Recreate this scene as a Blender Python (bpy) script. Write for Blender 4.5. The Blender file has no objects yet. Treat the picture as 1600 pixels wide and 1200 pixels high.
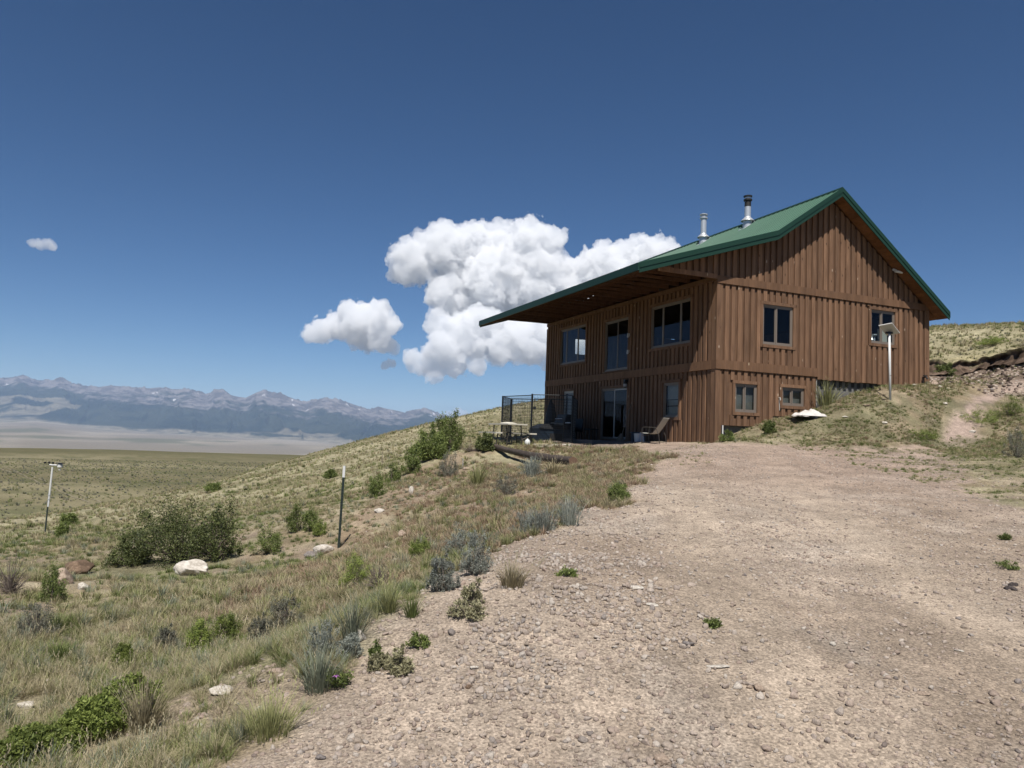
import bpy, math, random
import numpy as np
from mathutils import Vector, Matrix, Euler
random.seed(7); np.random.seed(7)
R = math.radians
scene = bpy.context.scene
COL = scene.collection

# ------------------------------------------------------------------ camera, sky, sun, exposure
EYE = 1.6
FPX, PITCH, ROLL = 1174.1, 0.0685, 0.0370          # focal length in 1600-pixel units, camera tilt up, camera roll
cam_d = bpy.data.cameras.new('camera'); cam = bpy.data.objects.new('camera', cam_d); COL.objects.link(cam)
cam_d.sensor_width = 36.0; cam_d.lens = 36.0 * FPX / 1600.0
cam_d.clip_start = 0.1; cam_d.clip_end = 90000
cam.location = (0, 0, EYE)
cam.rotation_euler = (Matrix.Rotation(R(90) + PITCH, 3, 'X') @ Matrix.Rotation(ROLL, 3, 'Z')).to_euler()
scene.camera = cam

SUN_EL = R(58.6)
w = bpy.data.worlds.new('World'); scene.world = w; w.use_nodes = True
nt = w.node_tree; bg = nt.nodes['Background']
sky = nt.nodes.new('ShaderNodeTexSky'); sky.sky_type = 'NISHITA'; sky.sun_disc = False
sky.sun_elevation = SUN_EL; sky.sun_rotation = R(180)
sky.altitude = 2600; sky.air_density = 1.0; sky.dust_density = 0.3; sky.ozone_density = 4.0
hs = nt.nodes.new('ShaderNodeHueSaturation'); hs.inputs['Saturation'].default_value = 1.14; hs.inputs['Value'].default_value = .90; gm_ = nt.nodes.new('ShaderNodeGamma'); gm_.inputs[1].default_value = 1.12; nt.links.new(sky.outputs['Color'], gm_.inputs[0]); nt.links.new(gm_.outputs[0], hs.inputs['Color']); nt.links.new(hs.outputs[0], bg.inputs['Color']); bg.inputs['Strength'].default_value = 0.050
sun_d = bpy.data.lights.new('sun', 'SUN'); sun_d.energy = 5.0; sun_d.angle = R(0.53); sun_d.color = (1.0, 0.955, 0.89)
sun = bpy.data.objects.new('sun', sun_d); COL.objects.link(sun)
SUND = Vector((0.007, 1.084, -1.78)).normalized()
sun.rotation_euler = SUND.to_track_quat('-Z', 'Y').to_euler(); sun.location = (0, -20, 40)
vs = scene.view_settings
scene.display_settings.display_device = 'sRGB'
vs.view_transform = 'Standard'; vs.look = 'None'; vs.exposure = 0.40; vs.gamma = 1.0; vs.use_curve_mapping = False
cy_ = scene.cycles
cy_.use_denoising = True
cy_.max_bounces = 16; cy_.diffuse_bounces = 3; cy_.glossy_bounces = 4; cy_.transparent_max_bounces = 16
cy_.volume_bounces = 14; cy_.volume_max_steps = 512
cy_.sample_clamp_indirect = 10

# ------------------------------------------------------------------ pixel rays (only used to find where things stand)
def ray(px, py):
    c, s = math.cos(ROLL), math.sin(ROLL); dx, dy = px - 800.0, py - 600.0
    qx = (c * dx + s * dy) / FPX; u = -(-s * dx + c * dy) / FPX
    return np.array([qx, math.cos(PITCH) - u * math.sin(PITCH), math.sin(PITCH) + u * math.cos(PITCH)])
def at(px, py, Y):
    d = ray(px, py); t = Y / d[1]
    return np.array([d[0] * t, Y, EYE + d[2] * t])

# ------------------------------------------------------------------ noise
def _hash(ix, iy, seed):
    n = (ix.astype(np.int64) * 374761393 + iy.astype(np.int64) * 668265263 + seed * 974711) & 0x7fffffff
    n = ((n ^ (n >> 13)) * 1274126177) & 0x7fffffff
    return ((n ^ (n >> 16)) & 0xffff) / 65535.0
def vnoise(x, y, seed=0):
    x = np.asarray(x, float); y = np.asarray(y, float)
    x0 = np.floor(x); y0 = np.floor(y); fx = x - x0; fy = y - y0
    fx = fx * fx * fx * (fx * (fx * 6 - 15) + 10); fy = fy * fy * fy * (fy * (fy * 6 - 15) + 10)
    ix = x0.astype(np.int64); iy = y0.astype(np.int64)
    a = _hash(ix, iy, seed); b = _hash(ix + 1, iy, seed); c = _hash(ix, iy + 1, seed); d = _hash(ix + 1, iy + 1, seed)
    return (a * (1 - fx) + b * fx) * (1 - fy) + (c * (1 - fx) + d * fx) * fy
def fbm(x, y, octv=4, seed=0, gain=0.5):
    s = 0; a = 1.0; t = 0
    for o in range(octv):
        s = s + a * vnoise(np.asarray(x) * 2 ** o + o * 17.3, np.asarray(y) * 2 ** o - o * 9.1, seed + o); t += a; a *= gain
    return s / t
def ridged(x, y, octv=5, seed=0, gain=0.55):
    s = 0; a = 1.0; t = 0
    for o in range(octv):
        n = 1 - np.abs(2 * vnoise(np.asarray(x) * 2 ** o + o * 5.7, np.asarray(y) * 2 ** o + o * 3.3, seed + o) - 1)
        s = s + a * n * n; t += a; a *= gain
    return s / t
def sstep(a, b, x):
    t = np.clip((np.asarray(x, float) - a) / (b - a), 0, 1); return t * t * (3 - 2 * t)

def track_d(x, y):
    yy = np.clip(y, 0, 30)
    return np.minimum(np.abs(x - (1.25 + yy * .13) + .3 * np.sin(yy * .25)), np.abs(x - (3.05 + yy * .15) + .3 * np.sin(yy * .25)))

# ------------------------------------------------------------------ the house frame (a along the gable wall, b along the porch wall)
HX, HY, HTH = 6.1987, 22.7599, 0.391
HU = np.array([math.cos(HTH), math.sin(HTH)]); HV = np.array([-math.sin(HTH), math.cos(HTH)])
HB = 1.55                                             # height of the house root
def HW(a, b, z=0):
    return (HX + a * HU[0] + b * HV[0], HY + a * HU[1] + b * HV[1], z)
def to_house(x, y):
    dx, dy = np.asarray(x) - HX, np.asarray(y) - HY
    return dx * HU[0] + dy * HU[1], dx * HV[0] + dy * HV[1]
LEN, WID = 12.267, 9.068
ZB, ZM = 6.735, 4.115

# ------------------------------------------------------------------ ground heights: control points, thin plate spline
ctrl = [(0, 3.4, 0.03), (2, 3.4, 0.05), (4, 3.6, .12), (0, 0, -.22), (4, 0, -.15), (0, -6, -.7), (6, -6, -.5), (0, -25, -2), (25, -25, -1), (-25, -25, -5), (12, 0, .25),
        (1.5, 8, .47), (5, 8, .5), (9, 8, .75), (3, 12, .84), (7, 12, .86), (11, 12, 1.05), (4.5, 16, 1.17), (8, 16, 1.22), (12, 16, 1.5), (6, 19, 1.42), (9, 19, 1.47), (16, 12, 1.6), (22, 14, 3.0)]
def cp(px, py, Y): ctrl.append(tuple(at(px, py, Y)))
for t in [(1040,710,16.8),(1000,760,12),(890,830,8.5),(760,890,6.5),(650,950,5.5),(400,1200,3.45),(1600,770,12.5),(1130,691,21.2),(1300,697,20.5),(1480,692,21.5),
          (1391,625,23),(1330,660,22),(1200,678,22),(1270,655,22.6),(1560,614,25),(1500,655,22.7),(1590,690,20),(1452,600,26.6),(1500,592,27.5),(1600,582,25.5),(1452,574,28.5),(1500,570,28.6),(1600,556,26.6),
          (1500,533,55),(1600,524,50),(1451,540,60),
          (780,652,65),(725,664,64),(665,672.5,62),(600,682.5,58),(540,694,54),(510,702.5,51),(462,717,48),(397,739,44),(322,757,40),(267,772,38),(210,787,36),(125,798,34),(0,814,32),
          (270,885,14),(530,857,13.5),(70,835,23),(90,905,12),(0,1200,3.8),(200,1200,3.75),(0,1000,7),(250,1000,7),(450,1000,6.5),(560,960,6.2),(520,1060,4.6),(0,900,11),(680,715,26),(585,775,19),(470,830,15),
          (800,740,19),(900,730,19),(975,728,17),(850,780,13.5),(700,800,13.5),(650,860,10),(600,900,8.3),(750,858,8.4),(600,720,33),(480,760,28),(300,800,27),(400,780,28),(150,830,24),
          (833,700,25.8),(790,693,27),(700,692,35),(893,719,22.6),(640,740,24),(740,700,28)]: cp(*t)
for a, b, z in [(0,-.15,1.6),(.9,-.1,2.0),(1.5,-.1,2.2),(2.25,-.1,2.42),(3.98,-.1,2.84),(5.2,-.1,3.3),(6.5,-.1,3.62),(7.9,-.1,3.82),(9.07,-.1,3.98),(10.2,0,4.3),
                (-.2,1,1.56),(-.2,3,1.55),(-.2,6,1.53),(-.1,9,1.45),(0,12.2,1.40),(-2,2,1.42),(-2.5,5.5,1.38),(-2.5,9,1.3),(4.5,6,1.5),(4.5,12.6,1.7),(9.6,6,3.9),(9.8,12.5,4.2),(13,6,6.0),(13,13,6.3),(2,3,1.4),(6,3,1.6)]:
    ctrl.append(HW(a, b, z))
ctrl += [(14, 60, 8.3), (0, 62, 3.7), (8, 62, 5.6), (30, 40, 8.0), (40, 20, 7), (30, 0, 2.5), (0, 85, 1.5), (20, 85, 7), (40, 70, 9.6), (60, 40, 10.3), (60, 0, 5), (-12, 75, -1), (-30, 62, -6), (-45, 45, -8), (-45, 25, -6.5), (-30, 10, -3.2), (-15, 0, -1.4), (-40, 0, -5), (-25, 90, -7), (-60, 60, -10.5)]
ctrl = np.array(ctrl, float)
def _tps(r2): return np.where(r2 > 1e-12, 0.5 * r2 * np.log(np.maximum(r2, 1e-12)), 0)
_n = len(ctrl); _d2 = ((ctrl[:, None, :2] - ctrl[None, :, :2]) ** 2).sum(-1)
_A = np.zeros((_n + 3, _n + 3)); _A[:_n, :_n] = _tps(_d2) + np.eye(_n) * 0.05
_A[:_n, _n] = 1; _A[:_n, _n + 1:] = ctrl[:, :2]; _A[_n, :_n] = 1; _A[_n + 1:, :_n] = ctrl[:, :2].T
_W = np.linalg.solve(_A, np.concatenate([ctrl[:, 2], [0, 0, 0]]))
def tps(x, y):
    out = np.empty(x.shape)
    xf, yf, of = x.ravel(), y.ravel(), out.reshape(-1)
    for i in range(0, len(xf), 20000):
        X = xf[i:i + 20000, None]; Y = yf[i:i + 20000, None]
        of[i:i + 20000] = _tps((X - ctrl[None, :, 0]) ** 2 + (Y - ctrl[None, :, 1]) ** 2) @ _W[:_n] + _W[_n] + _W[_n + 1] * X[:, 0] + _W[_n + 2] * Y[:, 0]
    return out
def horizon_px(px): return 600 + FPX * math.tan(PITCH) + math.tan(ROLL) * (px - 800)
def az_of(px): return math.atan2(px - 800, FPX)
FOOT = [(-300, 6, 12300), (0, 6, 12000), (60, 4, 12000), (150, 11, 11200), (250, 15, 10400), (400, 18, 9600), (530, 21, 9000), (800, 20, 9000), (1200, 18, 9000), (2200, 18, 9500)]
SKYL = [(-600,55.1),(-300,61.4),(-150,53.0),(0,60.4),(15,62.5),(36,66.7),(60,59.3),(80,61.4),(97,65.1),(113,58.2),(130,55.1),(155,54.1),(172,57.2),(195,56.2),(220,55.1),(235,55.1),(250,57.2),(275,54.1),(300,55.1),(322,48.8),(330,52.0),(335,56.2),(349,58.2),(362,48.8),(373,46.7),(385,45.6),(400,54.1),(412,59.3),(425,56.2),(440,54.1),(460,46.7),(480,41.5),(497,46.7),(510,49.9),(525,47.8),(540,45.6),(560,39.4),(580,33.6),(592,39.4),(606,36.2),(620,34.1),(635,31.0),(650,35.1),(666,39.4),(678,35.1),(690,30.4),(705,28.3),(722,27.8),(740,27.8),(760,23.6),(800,23.6),(900,29.9),(1100,32.0),(1400,40.4),(2200,47.8)]
def az_tab(tab, k, az):
    xs = np.array([math.atan2(t[0] - 800, FPX) for t in tab]); return np.interp(az, xs, [t[k] for t in tab])
def far_z(x, y):
    r = np.hypot(x, y); az = np.arctan2(x, y)
    z = np.interp(r, [60, 90, 110, 160, 280, 420, 500, 620, 900, 1600, 4000], [-8.0, -9.2, -10.4, -10.8, -12.8, -14.2, -15.6, -24, -50, -100, -150])
    z = z - sstep(-.35, -.1, az) * sstep(120, 500, r) * 1.6
    z = z + (fbm(x / 60, y / 60, 3, 5) - .5) * 1.2 * sstep(70, 140, r)
    rf = az_tab(FOOT, 2, az); zf = EYE - az_tab(FOOT, 1, az) / FPX * rf
    t = np.clip((r - 4000) / (rf - 4000), 0, 1.3)
    zz = -150 + (zf + 150) * t + (fbm(x / 900, y / 900, 3, 11) - .5) * 22 * sstep(4000, 5000, r)
    return np.where(r > 4000, zz, z)
def ground_z(x, y, fine=True):
    x = np.asarray(x, float); y = np.asarray(y, float); sh = x.shape
    x = x.reshape(-1); y = y.reshape(-1)
    r = np.hypot(x, y); az = np.arctan2(x, y)
    near = np.full(x.shape, 0.0); m = r < 240
    near[m] = tps(x[m], y[m])
    lo = np.interp(az, [-3.2, -.9, -.4, -.12, .1, .6, 1.2, 3.2], [60, 50, 46, 66, 90, 90, 70, 60]); hi = np.interp(az, [-3.2, -.9, -.3, 0, .6, 3.2], [110, 82, 84, 180, 230, 110])
    k = sstep(0, 1, (r - lo) / (hi - lo))
    z = near * (1 - k) + far_z(x, y) * k
    if fine:
        dm = drive_mask(x, y); ff = 1 - sstep(30, 90, r)
        a, b = to_house(x, y); hm = sstep(-.6, .3, np.maximum(np.maximum(-a, a - WID), np.maximum(-b, b - LEN)))
        z = z + ff * hm * ((fbm(x / 1.3, y / 1.3, 3, 21) - .5) * .16 + (fbm(x / .28, y / .28, 3, 22) - .5) * .07) * (1 - dm)
        z = z + ff * dm * ((fbm(x / 1.8, y / 1.8, 3, 31) - .5) * .05 + (fbm(x / .12, y / .12, 2, 33) - .5) * .012)
        if BANK is not None:
            mb_ = (r > 18) & (r < 42) & (x > 8) & (x < 30); xx, yy = x[mb_], y[mb_]
            bd = line_d(BANK, xx, yy); sd = poly_sd(np.vstack([BANK, [[40, 60], [5, 60]]]), xx, yy)
            z[mb_] += (1 - sstep(.3, 2.6, bd)) * (sd > -.1) * ((fbm(xx / .4, yy / .4, 3, 36) - .5) * .24 - .12)
        z = z + sstep(25, 60, r) * (1 - sstep(150, 400, r)) * (fbm(x / 5, y / 5, 3, 41) - .5) * .5
    return z.reshape(sh)

# drive outline
BANK = None
def _hit_flat(px, py):
    d = ray(px, py); t = np.geomspace(1.5, 400, 1500)
    z = ground_z(d[0] * t, d[1] * t, False); rz = EYE + d[2] * t
    i = int(np.argmax(rz < z)); 
    if i == 0: i = 1499
    f = (rz[i-1] - z[i-1]) / max(1e-9, (rz[i-1] - z[i-1]) - (rz[i] - z[i])); tt = t[i-1] + f * (t[i] - t[i-1])
    return d[0] * tt, d[1] * tt
DRV = [(-1.6, -6)] + [_hit_flat(*p) for p in [(380,1199),(470,1120),(560,1055),(600,985),(660,955),(700,905),(765,880),(800,852),(890,838),(925,800),(985,775),(1000,745),(1045,712)]] + \
      [HW(-2.2, 1.2)[:2], HW(-.1, 2.6)[:2], HW(-.1, .2)[:2]] + [_hit_flat(*p) for p in [(1135,694),(1200,694),(1300,700),(1390,700),(1470,697),(1495,720),(1500,760),(1545,785),(1600,800)]] + [(14, 10), (18, 4), (18, -6)]
DRV = np.array(DRV)
def poly_sd(P, x, y):
    d = np.full(x.shape, 1e9); inside = np.zeros(x.shape, bool); n = len(P)
    for i in range(n):
        ax, ay = P[i]; bx, by = P[(i + 1) % n]; ex, ey = bx - ax, by - ay
        t = np.clip(((x - ax) * ex + (y - ay) * ey) / (ex * ex + ey * ey), 0, 1)
        d = np.minimum(d, np.hypot(x - ax - t * ex, y - ay - t * ey))
        c = ((ay > y) != (by > y)) & (x < (bx - ax) * (y - ay) / (by - ay + 1e-12) + ax)
        inside ^= c
    return np.where(inside, -d, d)
def drive_mask(x, y):
    sd = np.full(x.shape, 50.0); m = (np.abs(x) < 40) & (y < 40) & (y > -20)
    sd[m] = poly_sd(DRV, x[m], y[m]) + (fbm(x[m] / .5, y[m] / .5, 3, 51) - .5) * np.clip(np.hypot(x[m], y[m]) * .09, .2, 1.1)
    return 1 - sstep(-.15, .2, sd)
PATH_PTS = np.array([_hit_flat(*p) for p in [(1500,700),(1505,670),(1520,640),(1548,616),(1590,606),(1640,600)]])
def line_d(P, x, y):
    d = np.full(x.shape, 1e9)
    for i in range(len(P) - 1):
        ax, ay = P[i]; bx, by = P[i + 1]; ex, ey = bx - ax, by - ay
        t = np.clip(((x - ax) * ex + (y - ay) * ey) / (ex * ex + ey * ey), 0, 1); d = np.minimum(d, np.hypot(x - ax - t * ex, y - ay - t * ey))
    return d
def put(px, py):
    d = ray(px, py); t = np.geomspace(1.5, 400, 2500)
    z = ground_z(d[0] * t, d[1] * t); rz = EYE + d[2] * t
    i = int(np.argmax(rz < z)); i = i or 2499
    f = (rz[i-1] - z[i-1]) / max(1e-9, (rz[i-1] - z[i-1]) - (rz[i] - z[i])); tt = t[i-1] + f * (t[i] - t[i-1])
    x, y = d[0] * tt, d[1] * tt
    return Vector((x, y, float(ground_z(np.array([x]), np.array([y]))[0])))
def gz(x, y): return float(ground_z(np.array([float(x)]), np.array([float(y)]))[0])

# ------------------------------------------------------------------ materials
def mat(name):
    m = bpy.data.materials.new(name); m.use_nodes = True; t = m.node_tree
    return m, t, t.nodes['Principled BSDF']
def N(t, typ, **kw):
    n = t.nodes.new(typ)
    for k, v in kw.items():
        if k in n.inputs: n.inputs[k].default_value = v
        else: setattr(n, k, v)
    return n
def L(t, a, b): t.links.new(a, b)
def mixc(t, fac, a, b, blend='MIX'):
    m = t.nodes.new('ShaderNodeMix'); m.data_type = 'RGBA'; m.blend_type = blend
    for i, v in ((0, fac), (6, a), (7, b)):
        if hasattr(v, 'is_linked') or hasattr(v, 'links'): L(t, v, m.inputs[i])
        else: m.inputs[i].default_value = v if i == 0 else (*v, 1)
    return m.outputs[2]
def ramp(t, src, stops):
    r = t.nodes.new('ShaderNodeValToRGB'); e = r.color_ramp.elements
    e[0].position, e[0].color = stops[0][0], (*stops[0][1], 1); e[1].position, e[1].color = stops[-1][0], (*stops[-1][1], 1)
    for p, c in stops[1:-1]:
        k = e.new(p); k.color = (*c, 1)
    L(t, src, r.inputs[0]); return r.outputs[0]
KA = .78
def simple(name, col, rough=.6, metal=0, noise=0.15, scale=8.0, spec=.5, bump=0.0):
    col = tuple(v * KA for v in col)
    m, t, p = mat(name); p.inputs['Roughness'].default_value = rough; p.inputs['Metallic'].default_value = metal
    p.inputs['Specular IOR Level'].default_value = spec
    tc = N(t, 'ShaderNodeTexCoord'); n = N(t, 'ShaderNodeTexNoise', Scale=scale, Detail=6.0); L(t, tc.outputs['Object'], n.inputs['Vector'])
    c = mixc(t, n.outputs[0], tuple(v * (1 - noise) for v in col), tuple(min(1, v * (1 + noise)) for v in col)); L(t, c, p.inputs['Base Color'])
    if bump:
        b = N(t, 'ShaderNodeBump', Strength=bump, Distance=.01); L(t, n.outputs[0], b.inputs['Height']); L(t, b.outputs[0], p.inputs['Normal'])
    return m
def wood_stain(name, lo, hi, worn, knots=True):
    lo, hi, worn = (tuple(v * KA for v in q) for q in (lo, hi, worn))
    m, t, p = mat(name); p.inputs['Roughness'].default_value = .75; p.inputs['Specular IOR Level'].default_value = .25
    tc = N(t, 'ShaderNodeTexCoord'); oi = N(t, 'ShaderNodeObjectInfo')
    off = N(t, 'ShaderNodeVectorMath', operation='SCALE'); L(t, oi.outputs['Random'], off.inputs['Scale']); off.inputs[0].default_value = (31, 17, 53)
    ad = N(t, 'ShaderNodeVectorMath', operation='ADD'); L(t, tc.outputs['Object'], ad.inputs[0]); L(t, off.outputs[0], ad.inputs[1])
    mp = N(t, 'ShaderNodeMapping'); mp.inputs['Scale'].default_value = (40, 40, 1.6); L(t, ad.outputs[0], mp.inputs['Vector'])
    g = N(t, 'ShaderNodeTexNoise', Scale=1.0, Detail=8.0, Roughness=.65, Distortion=.6); L(t, mp.outputs[0], g.inputs['Vector'])
    mp2 = N(t, 'ShaderNodeMapping'); mp2.inputs['Scale'].default_value = (5, 5, 1.0); L(t, ad.outputs[0], mp2.inputs['Vector'])
    g2 = N(t, 'ShaderNodeTexNoise', Scale=1.0, Detail=4.0); L(t, mp2.outputs[0], g2.inputs['Vector'])
    c = ramp(t, g.outputs[0], [(.3, lo), (.7, hi)])
    r1 = N(t, 'ShaderNodeMapRange'); r1.inputs['To Min'].default_value = .82; r1.inputs['To Max'].default_value = 1.17; L(t, oi.outputs['Random'], r1.inputs['Value'])
    r2 = N(t, 'ShaderNodeMapRange'); r2.inputs['From Min'].default_value = .3; r2.inputs['From Max'].default_value = .7; r2.inputs['To Min'].default_value = .8; r2.inputs['To Max'].default_value = 1.24; L(t, g2.outputs[0], r2.inputs['Value'])
    ml = N(t, 'ShaderNodeMath', operation='MULTIPLY'); L(t, r1.outputs[0], ml.inputs[0]); L(t, r2.outputs[0], ml.inputs[1])
    sc = N(t, 'ShaderNodeVectorMath', operation='SCALE'); L(t, c, sc.inputs[0]); L(t, ml.outputs[0], sc.inputs['Scale'])
    col = sc.outputs[0]
    if knots:
        mp3 = N(t, 'ShaderNodeMapping'); mp3.inputs['Scale'].default_value = (6.5, 6.5, 2.6); L(t, ad.outputs[0], mp3.inputs['Vector'])
        v = N(t, 'ShaderNodeTexVoronoi', Scale=1.0); L(t, mp3.outputs[0], v.inputs['Vector'])
        wn = N(t, 'ShaderNodeTexWhiteNoise'); L(t, v.outputs['Position'], wn.inputs['Vector'])
        k1 = N(t, 'ShaderNodeMapRange', clamp=True); k1.inputs['From Min'].default_value = .16; k1.inputs['From Max'].default_value = .06; L(t, v.outputs['Distance'], k1.inputs['Value'])
        k2 = N(t, 'ShaderNodeMath', operation='GREATER_THAN'); k2.inputs[1].default_value = .80; L(t, wn.outputs['Value'], k2.inputs[0])
        k3 = N(t, 'ShaderNodeMath', operation='MULTIPLY'); L(t, k1.outputs[0], k3.inputs[0]); L(t, k2.outputs[0], k3.inputs[1])
        k4 = N(t, 'ShaderNodeMath', operation='MULTIPLY'); L(t, k3.outputs[0], k4.inputs[0]); k4.inputs[1].default_value = .8
        col = mixc(t, k4.outputs[0], col, worn)
        k5 = N(t, 'ShaderNodeMath', operation='LESS_THAN'); k5.inputs[1].default_value = .22; L(t, wn.outputs['Value'], k5.inputs[0])
        k6 = N(t, 'ShaderNodeMath', operation='MULTIPLY'); L(t, k1.outputs[0], k6.inputs[0]); L(t, k5.outputs[0], k6.inputs[1])
        col = mixc(t, k6.outputs[0], col, tuple(q * .45 for q in lo))
    L(t, col, p.inputs['Base Color'])
    b = N(t, 'ShaderNodeBump', Strength=.35, Distance=.004); L(t, g.outputs[0], b.inputs['Height']); L(t, b.outputs[0], p.inputs['Normal'])
    return m
M = {}
M['siding'] = wood_stain('siding', (.130, .070, .040), (.255, .148, .087), (.60, .48, .36))
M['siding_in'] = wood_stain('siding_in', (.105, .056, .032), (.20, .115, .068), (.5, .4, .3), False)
M['belt'] = wood_stain('belt', (.140, .073, .040), (.245, .138, .078), (.60, .48, .32))
M['soffit'] = wood_stain('soffit', (.15, .062, .026), (.27, .125, .05), (.4, .2, .1), False)
M['joist'] = wood_stain('joist', (.085, .042, .024), (.16, .08, .044), (.3, .2, .1), False)
M['roof'] = simple('roof_metal', (.060, .145, .095), .42, 0, .14, 1.2, .35)
M['trim'] = simple('green_trim', (.012, .046, .030), .5, 0, .1, 3, .3)
M['vinyl'] = simple('tan_vinyl', (.20, .165, .135), .45, 0, .08, 6)
M['pale'] = simple('pale_vinyl', (.52, .50, .46), .45, 0, .08, 6)
M['white'] = simple('white_paint', (.74, .74, .72), .45, 0, .06, 9)
M['steel'] = simple('galvanised', (.66, .68, .70), .38, .45, .12, 12)
M['soot'] = simple('soot_steel', (.035, .033, .032), .6, .4, .4, 12)
M['black'] = simple('black_metal', (.012, .014, .016), .4, .2, .3, 12)
M['dark_plastic'] = simple('dark_plastic', (.012, .013, .015), .5, 0, .3, 5)
M['blue_dark'] = simple('blue_plastic', (.016, .030, .050), .45, 0, .2, 5)
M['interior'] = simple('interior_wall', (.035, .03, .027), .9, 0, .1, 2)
M['concrete'] = simple('foundation_board', (.17, .165, .16), .9, 0, .5, 3.5, .2, .4)
M['post_green'] = simple('post_green', (.035, .05, .042), .5, .3, .4, 40)
M['cloth_grey'] = simple('sling_cloth', (.50, .50, .45), .8, 0, .15, 30)
M['bronze'] = simple('bronze_tube', (.10, .085, .07), .4, .5, .15, 10)
M['timber'] = simple('grey_timber', (.20, .155, .11), .85, 0, .35, 14, .2, .5)
def glass_mat():
    m, t, p = mat('window_glass'); t.nodes.remove(p)
    out = t.nodes['Material Output']
    tr = N(t, 'ShaderNodeBsdfTransparent'); tr.inputs[0].default_value = (.84, .87, .86, 1)
    gl = N(t, 'ShaderNodeBsdfGlossy', Roughness=.015); gl.inputs[0].default_value = (.72, .70, .76, 1)
    fr = N(t, 'ShaderNodeFresnel', IOR=1.38); ma = N(t, 'ShaderNodeMath', operation='MULTIPLY_ADD'); L(t, fr.outputs[0], ma.inputs[0]); ma.inputs[1].default_value = 1.0; ma.inputs[2].default_value = .0; ma.use_clamp = True
    ge = N(t, 'ShaderNodeNewGeometry'); iv = N(t, 'ShaderNodeMath', operation='SUBTRACT'); iv.inputs[0].default_value = 1.0; L(t, ge.outputs['Backfacing'], iv.inputs[1]); mq = N(t, 'ShaderNodeMath', operation='MULTIPLY'); L(t, ma.outputs[0], mq.inputs[0]); L(t, iv.outputs[0], mq.inputs[1])
    mx = N(t, 'ShaderNodeMixShader'); L(t, mq.outputs[0], mx.inputs[0]); L(t, tr.outputs[0], mx.inputs[1]); L(t, gl.outputs[0], mx.inputs[2]); L(t, mx.outputs[0], out.inputs[0])
    return m
M['glass'] = glass_mat()

# ------------------------------------------------------------------ mesh builder
class MB:
    def __init__(s): s.v = []; s.f = []
    def quad(s, *pts):
        n = len(s.v); s.v += [tuple(p) for p in pts]; s.f.append(tuple(range(n, n + len(pts)))); return s
    def hexa(s, p):   # 8 points: bottom ring 0-3, top ring 4-7
        n = len(s.v); s.v += [tuple(q) for q in p]
        for f in ((0, 3, 2, 1), (4, 5, 6, 7), (0, 1, 5, 4), (1, 2, 6, 5), (2, 3, 7, 6), (3, 0, 4, 7)): s.f.append(tuple(n + i for i in f))
        return s
    def box(s, x0, x1, y0, y1, z0, z1):
        return s.hexa([(x0, y0, z0), (x1, y0, z0), (x1, y1, z0), (x0, y1, z0), (x0, y0, z1), (x1, y0, z1), (x1, y1, z1), (x0, y1, z1)])
    def obox(s, c, ax, ay, az):  # centre and three half axes
        c, ax, ay, az = map(Vector, (c, ax, ay, az))
        return s.hexa([c - ax - ay - az, c + ax - ay - az, c + ax + ay - az, c - ax + ay - az, c - ax - ay + az, c + ax - ay + az, c + ax + ay + az, c - ax + ay + az])
    def tube(s, pts, r, n=8, caps=True):
        pts = [Vector(p) for p in pts]; m = len(pts); base = len(s.v)
        rr = r if isinstance(r, (list, tuple)) else [r] * m
        up = None
        for i, p in enumerate(pts):
            d = (pts[min(i + 1, m - 1)] - pts[max(i - 1, 0)]).normalized()
            if up is None: up = Vector((0, 0, 1)) if abs(d.z) < .9 else Vector((1, 0, 0))
            x = d.cross(up).normalized(); y = x.cross(d).normalized(); up = y
            for k in range(n):
                a = 2 * math.pi * k / n; s.v.append(tuple(p + (x * math.cos(a) + y * math.sin(a)) * rr[i]))
        for i in range(m - 1):
            for k in range(n):
                a = base + i * n + k; b = base + i * n + (k + 1) % n; s.f.append((a, b, b + n, a + n))
        if caps:
            s.f.append(tuple(base + k for k in range(n))[::-1]); s.f.append(tuple(base + (m - 1) * n + k for k in range(n)))
        return s
    def lathe(s, c, prof, n=16, axis=None):  # prof: (r, z)
        base = len(s.v); m = len(prof)
        for r, z in prof:
            for k in range(n):
                a = 2 * math.pi * k / n; s.v.append((c[0] + r * math.cos(a), c[1] + r * math.sin(a), c[2] + z))
        for i in range(m - 1):
            for k in range(n):
                a = base + i * n + k; b = base + i * n + (k + 1) % n; s.f.append((a, b, b + n, a + n))
        s.f.append(tuple(base + k for k in range(n))[::-1]); s.f.append(tuple(base + (m - 1) * n + k for k in range(n)))
        return s
    def mesh(s, name, dz=0):
        me = bpy.data.meshes.new(name)
        vv = s.v if not dz else [(x, y, z - dz) for x, y, z in s.v]
        me.from_pydata([tuple(map(float, p)) for p in vv], [], s.f); me.update(); return me
    def build(s, name, m, parent=None, smooth=False, dz=0, label=None):
        me = s.mesh(name, dz); me.materials.append(M[m] if isinstance(m, str) else m)
        if smooth: me.polygons.foreach_set('use_smooth', [True] * len(me.polygons))
        o = bpy.data.objects.new(name, me); COL.objects.link(o)
        if parent: o.parent = parent
        if label: o['label'] = label
        return o
def tag(o, label=None, cat=None, group=None, kind=None):
    if label: o['label'] = label
    if cat: o['category'] = cat
    if group: o['group'] = group
    if kind: o['kind'] = kind
    return o
def empty(name, loc, label=None, cat=None, group=None, rz=0):
    o = bpy.data.objects.new(name, None); COL.objects.link(o); o.location = loc; o.rotation_euler[2] = rz; o.empty_display_size = .3
    return tag(o, label, cat, group)
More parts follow.
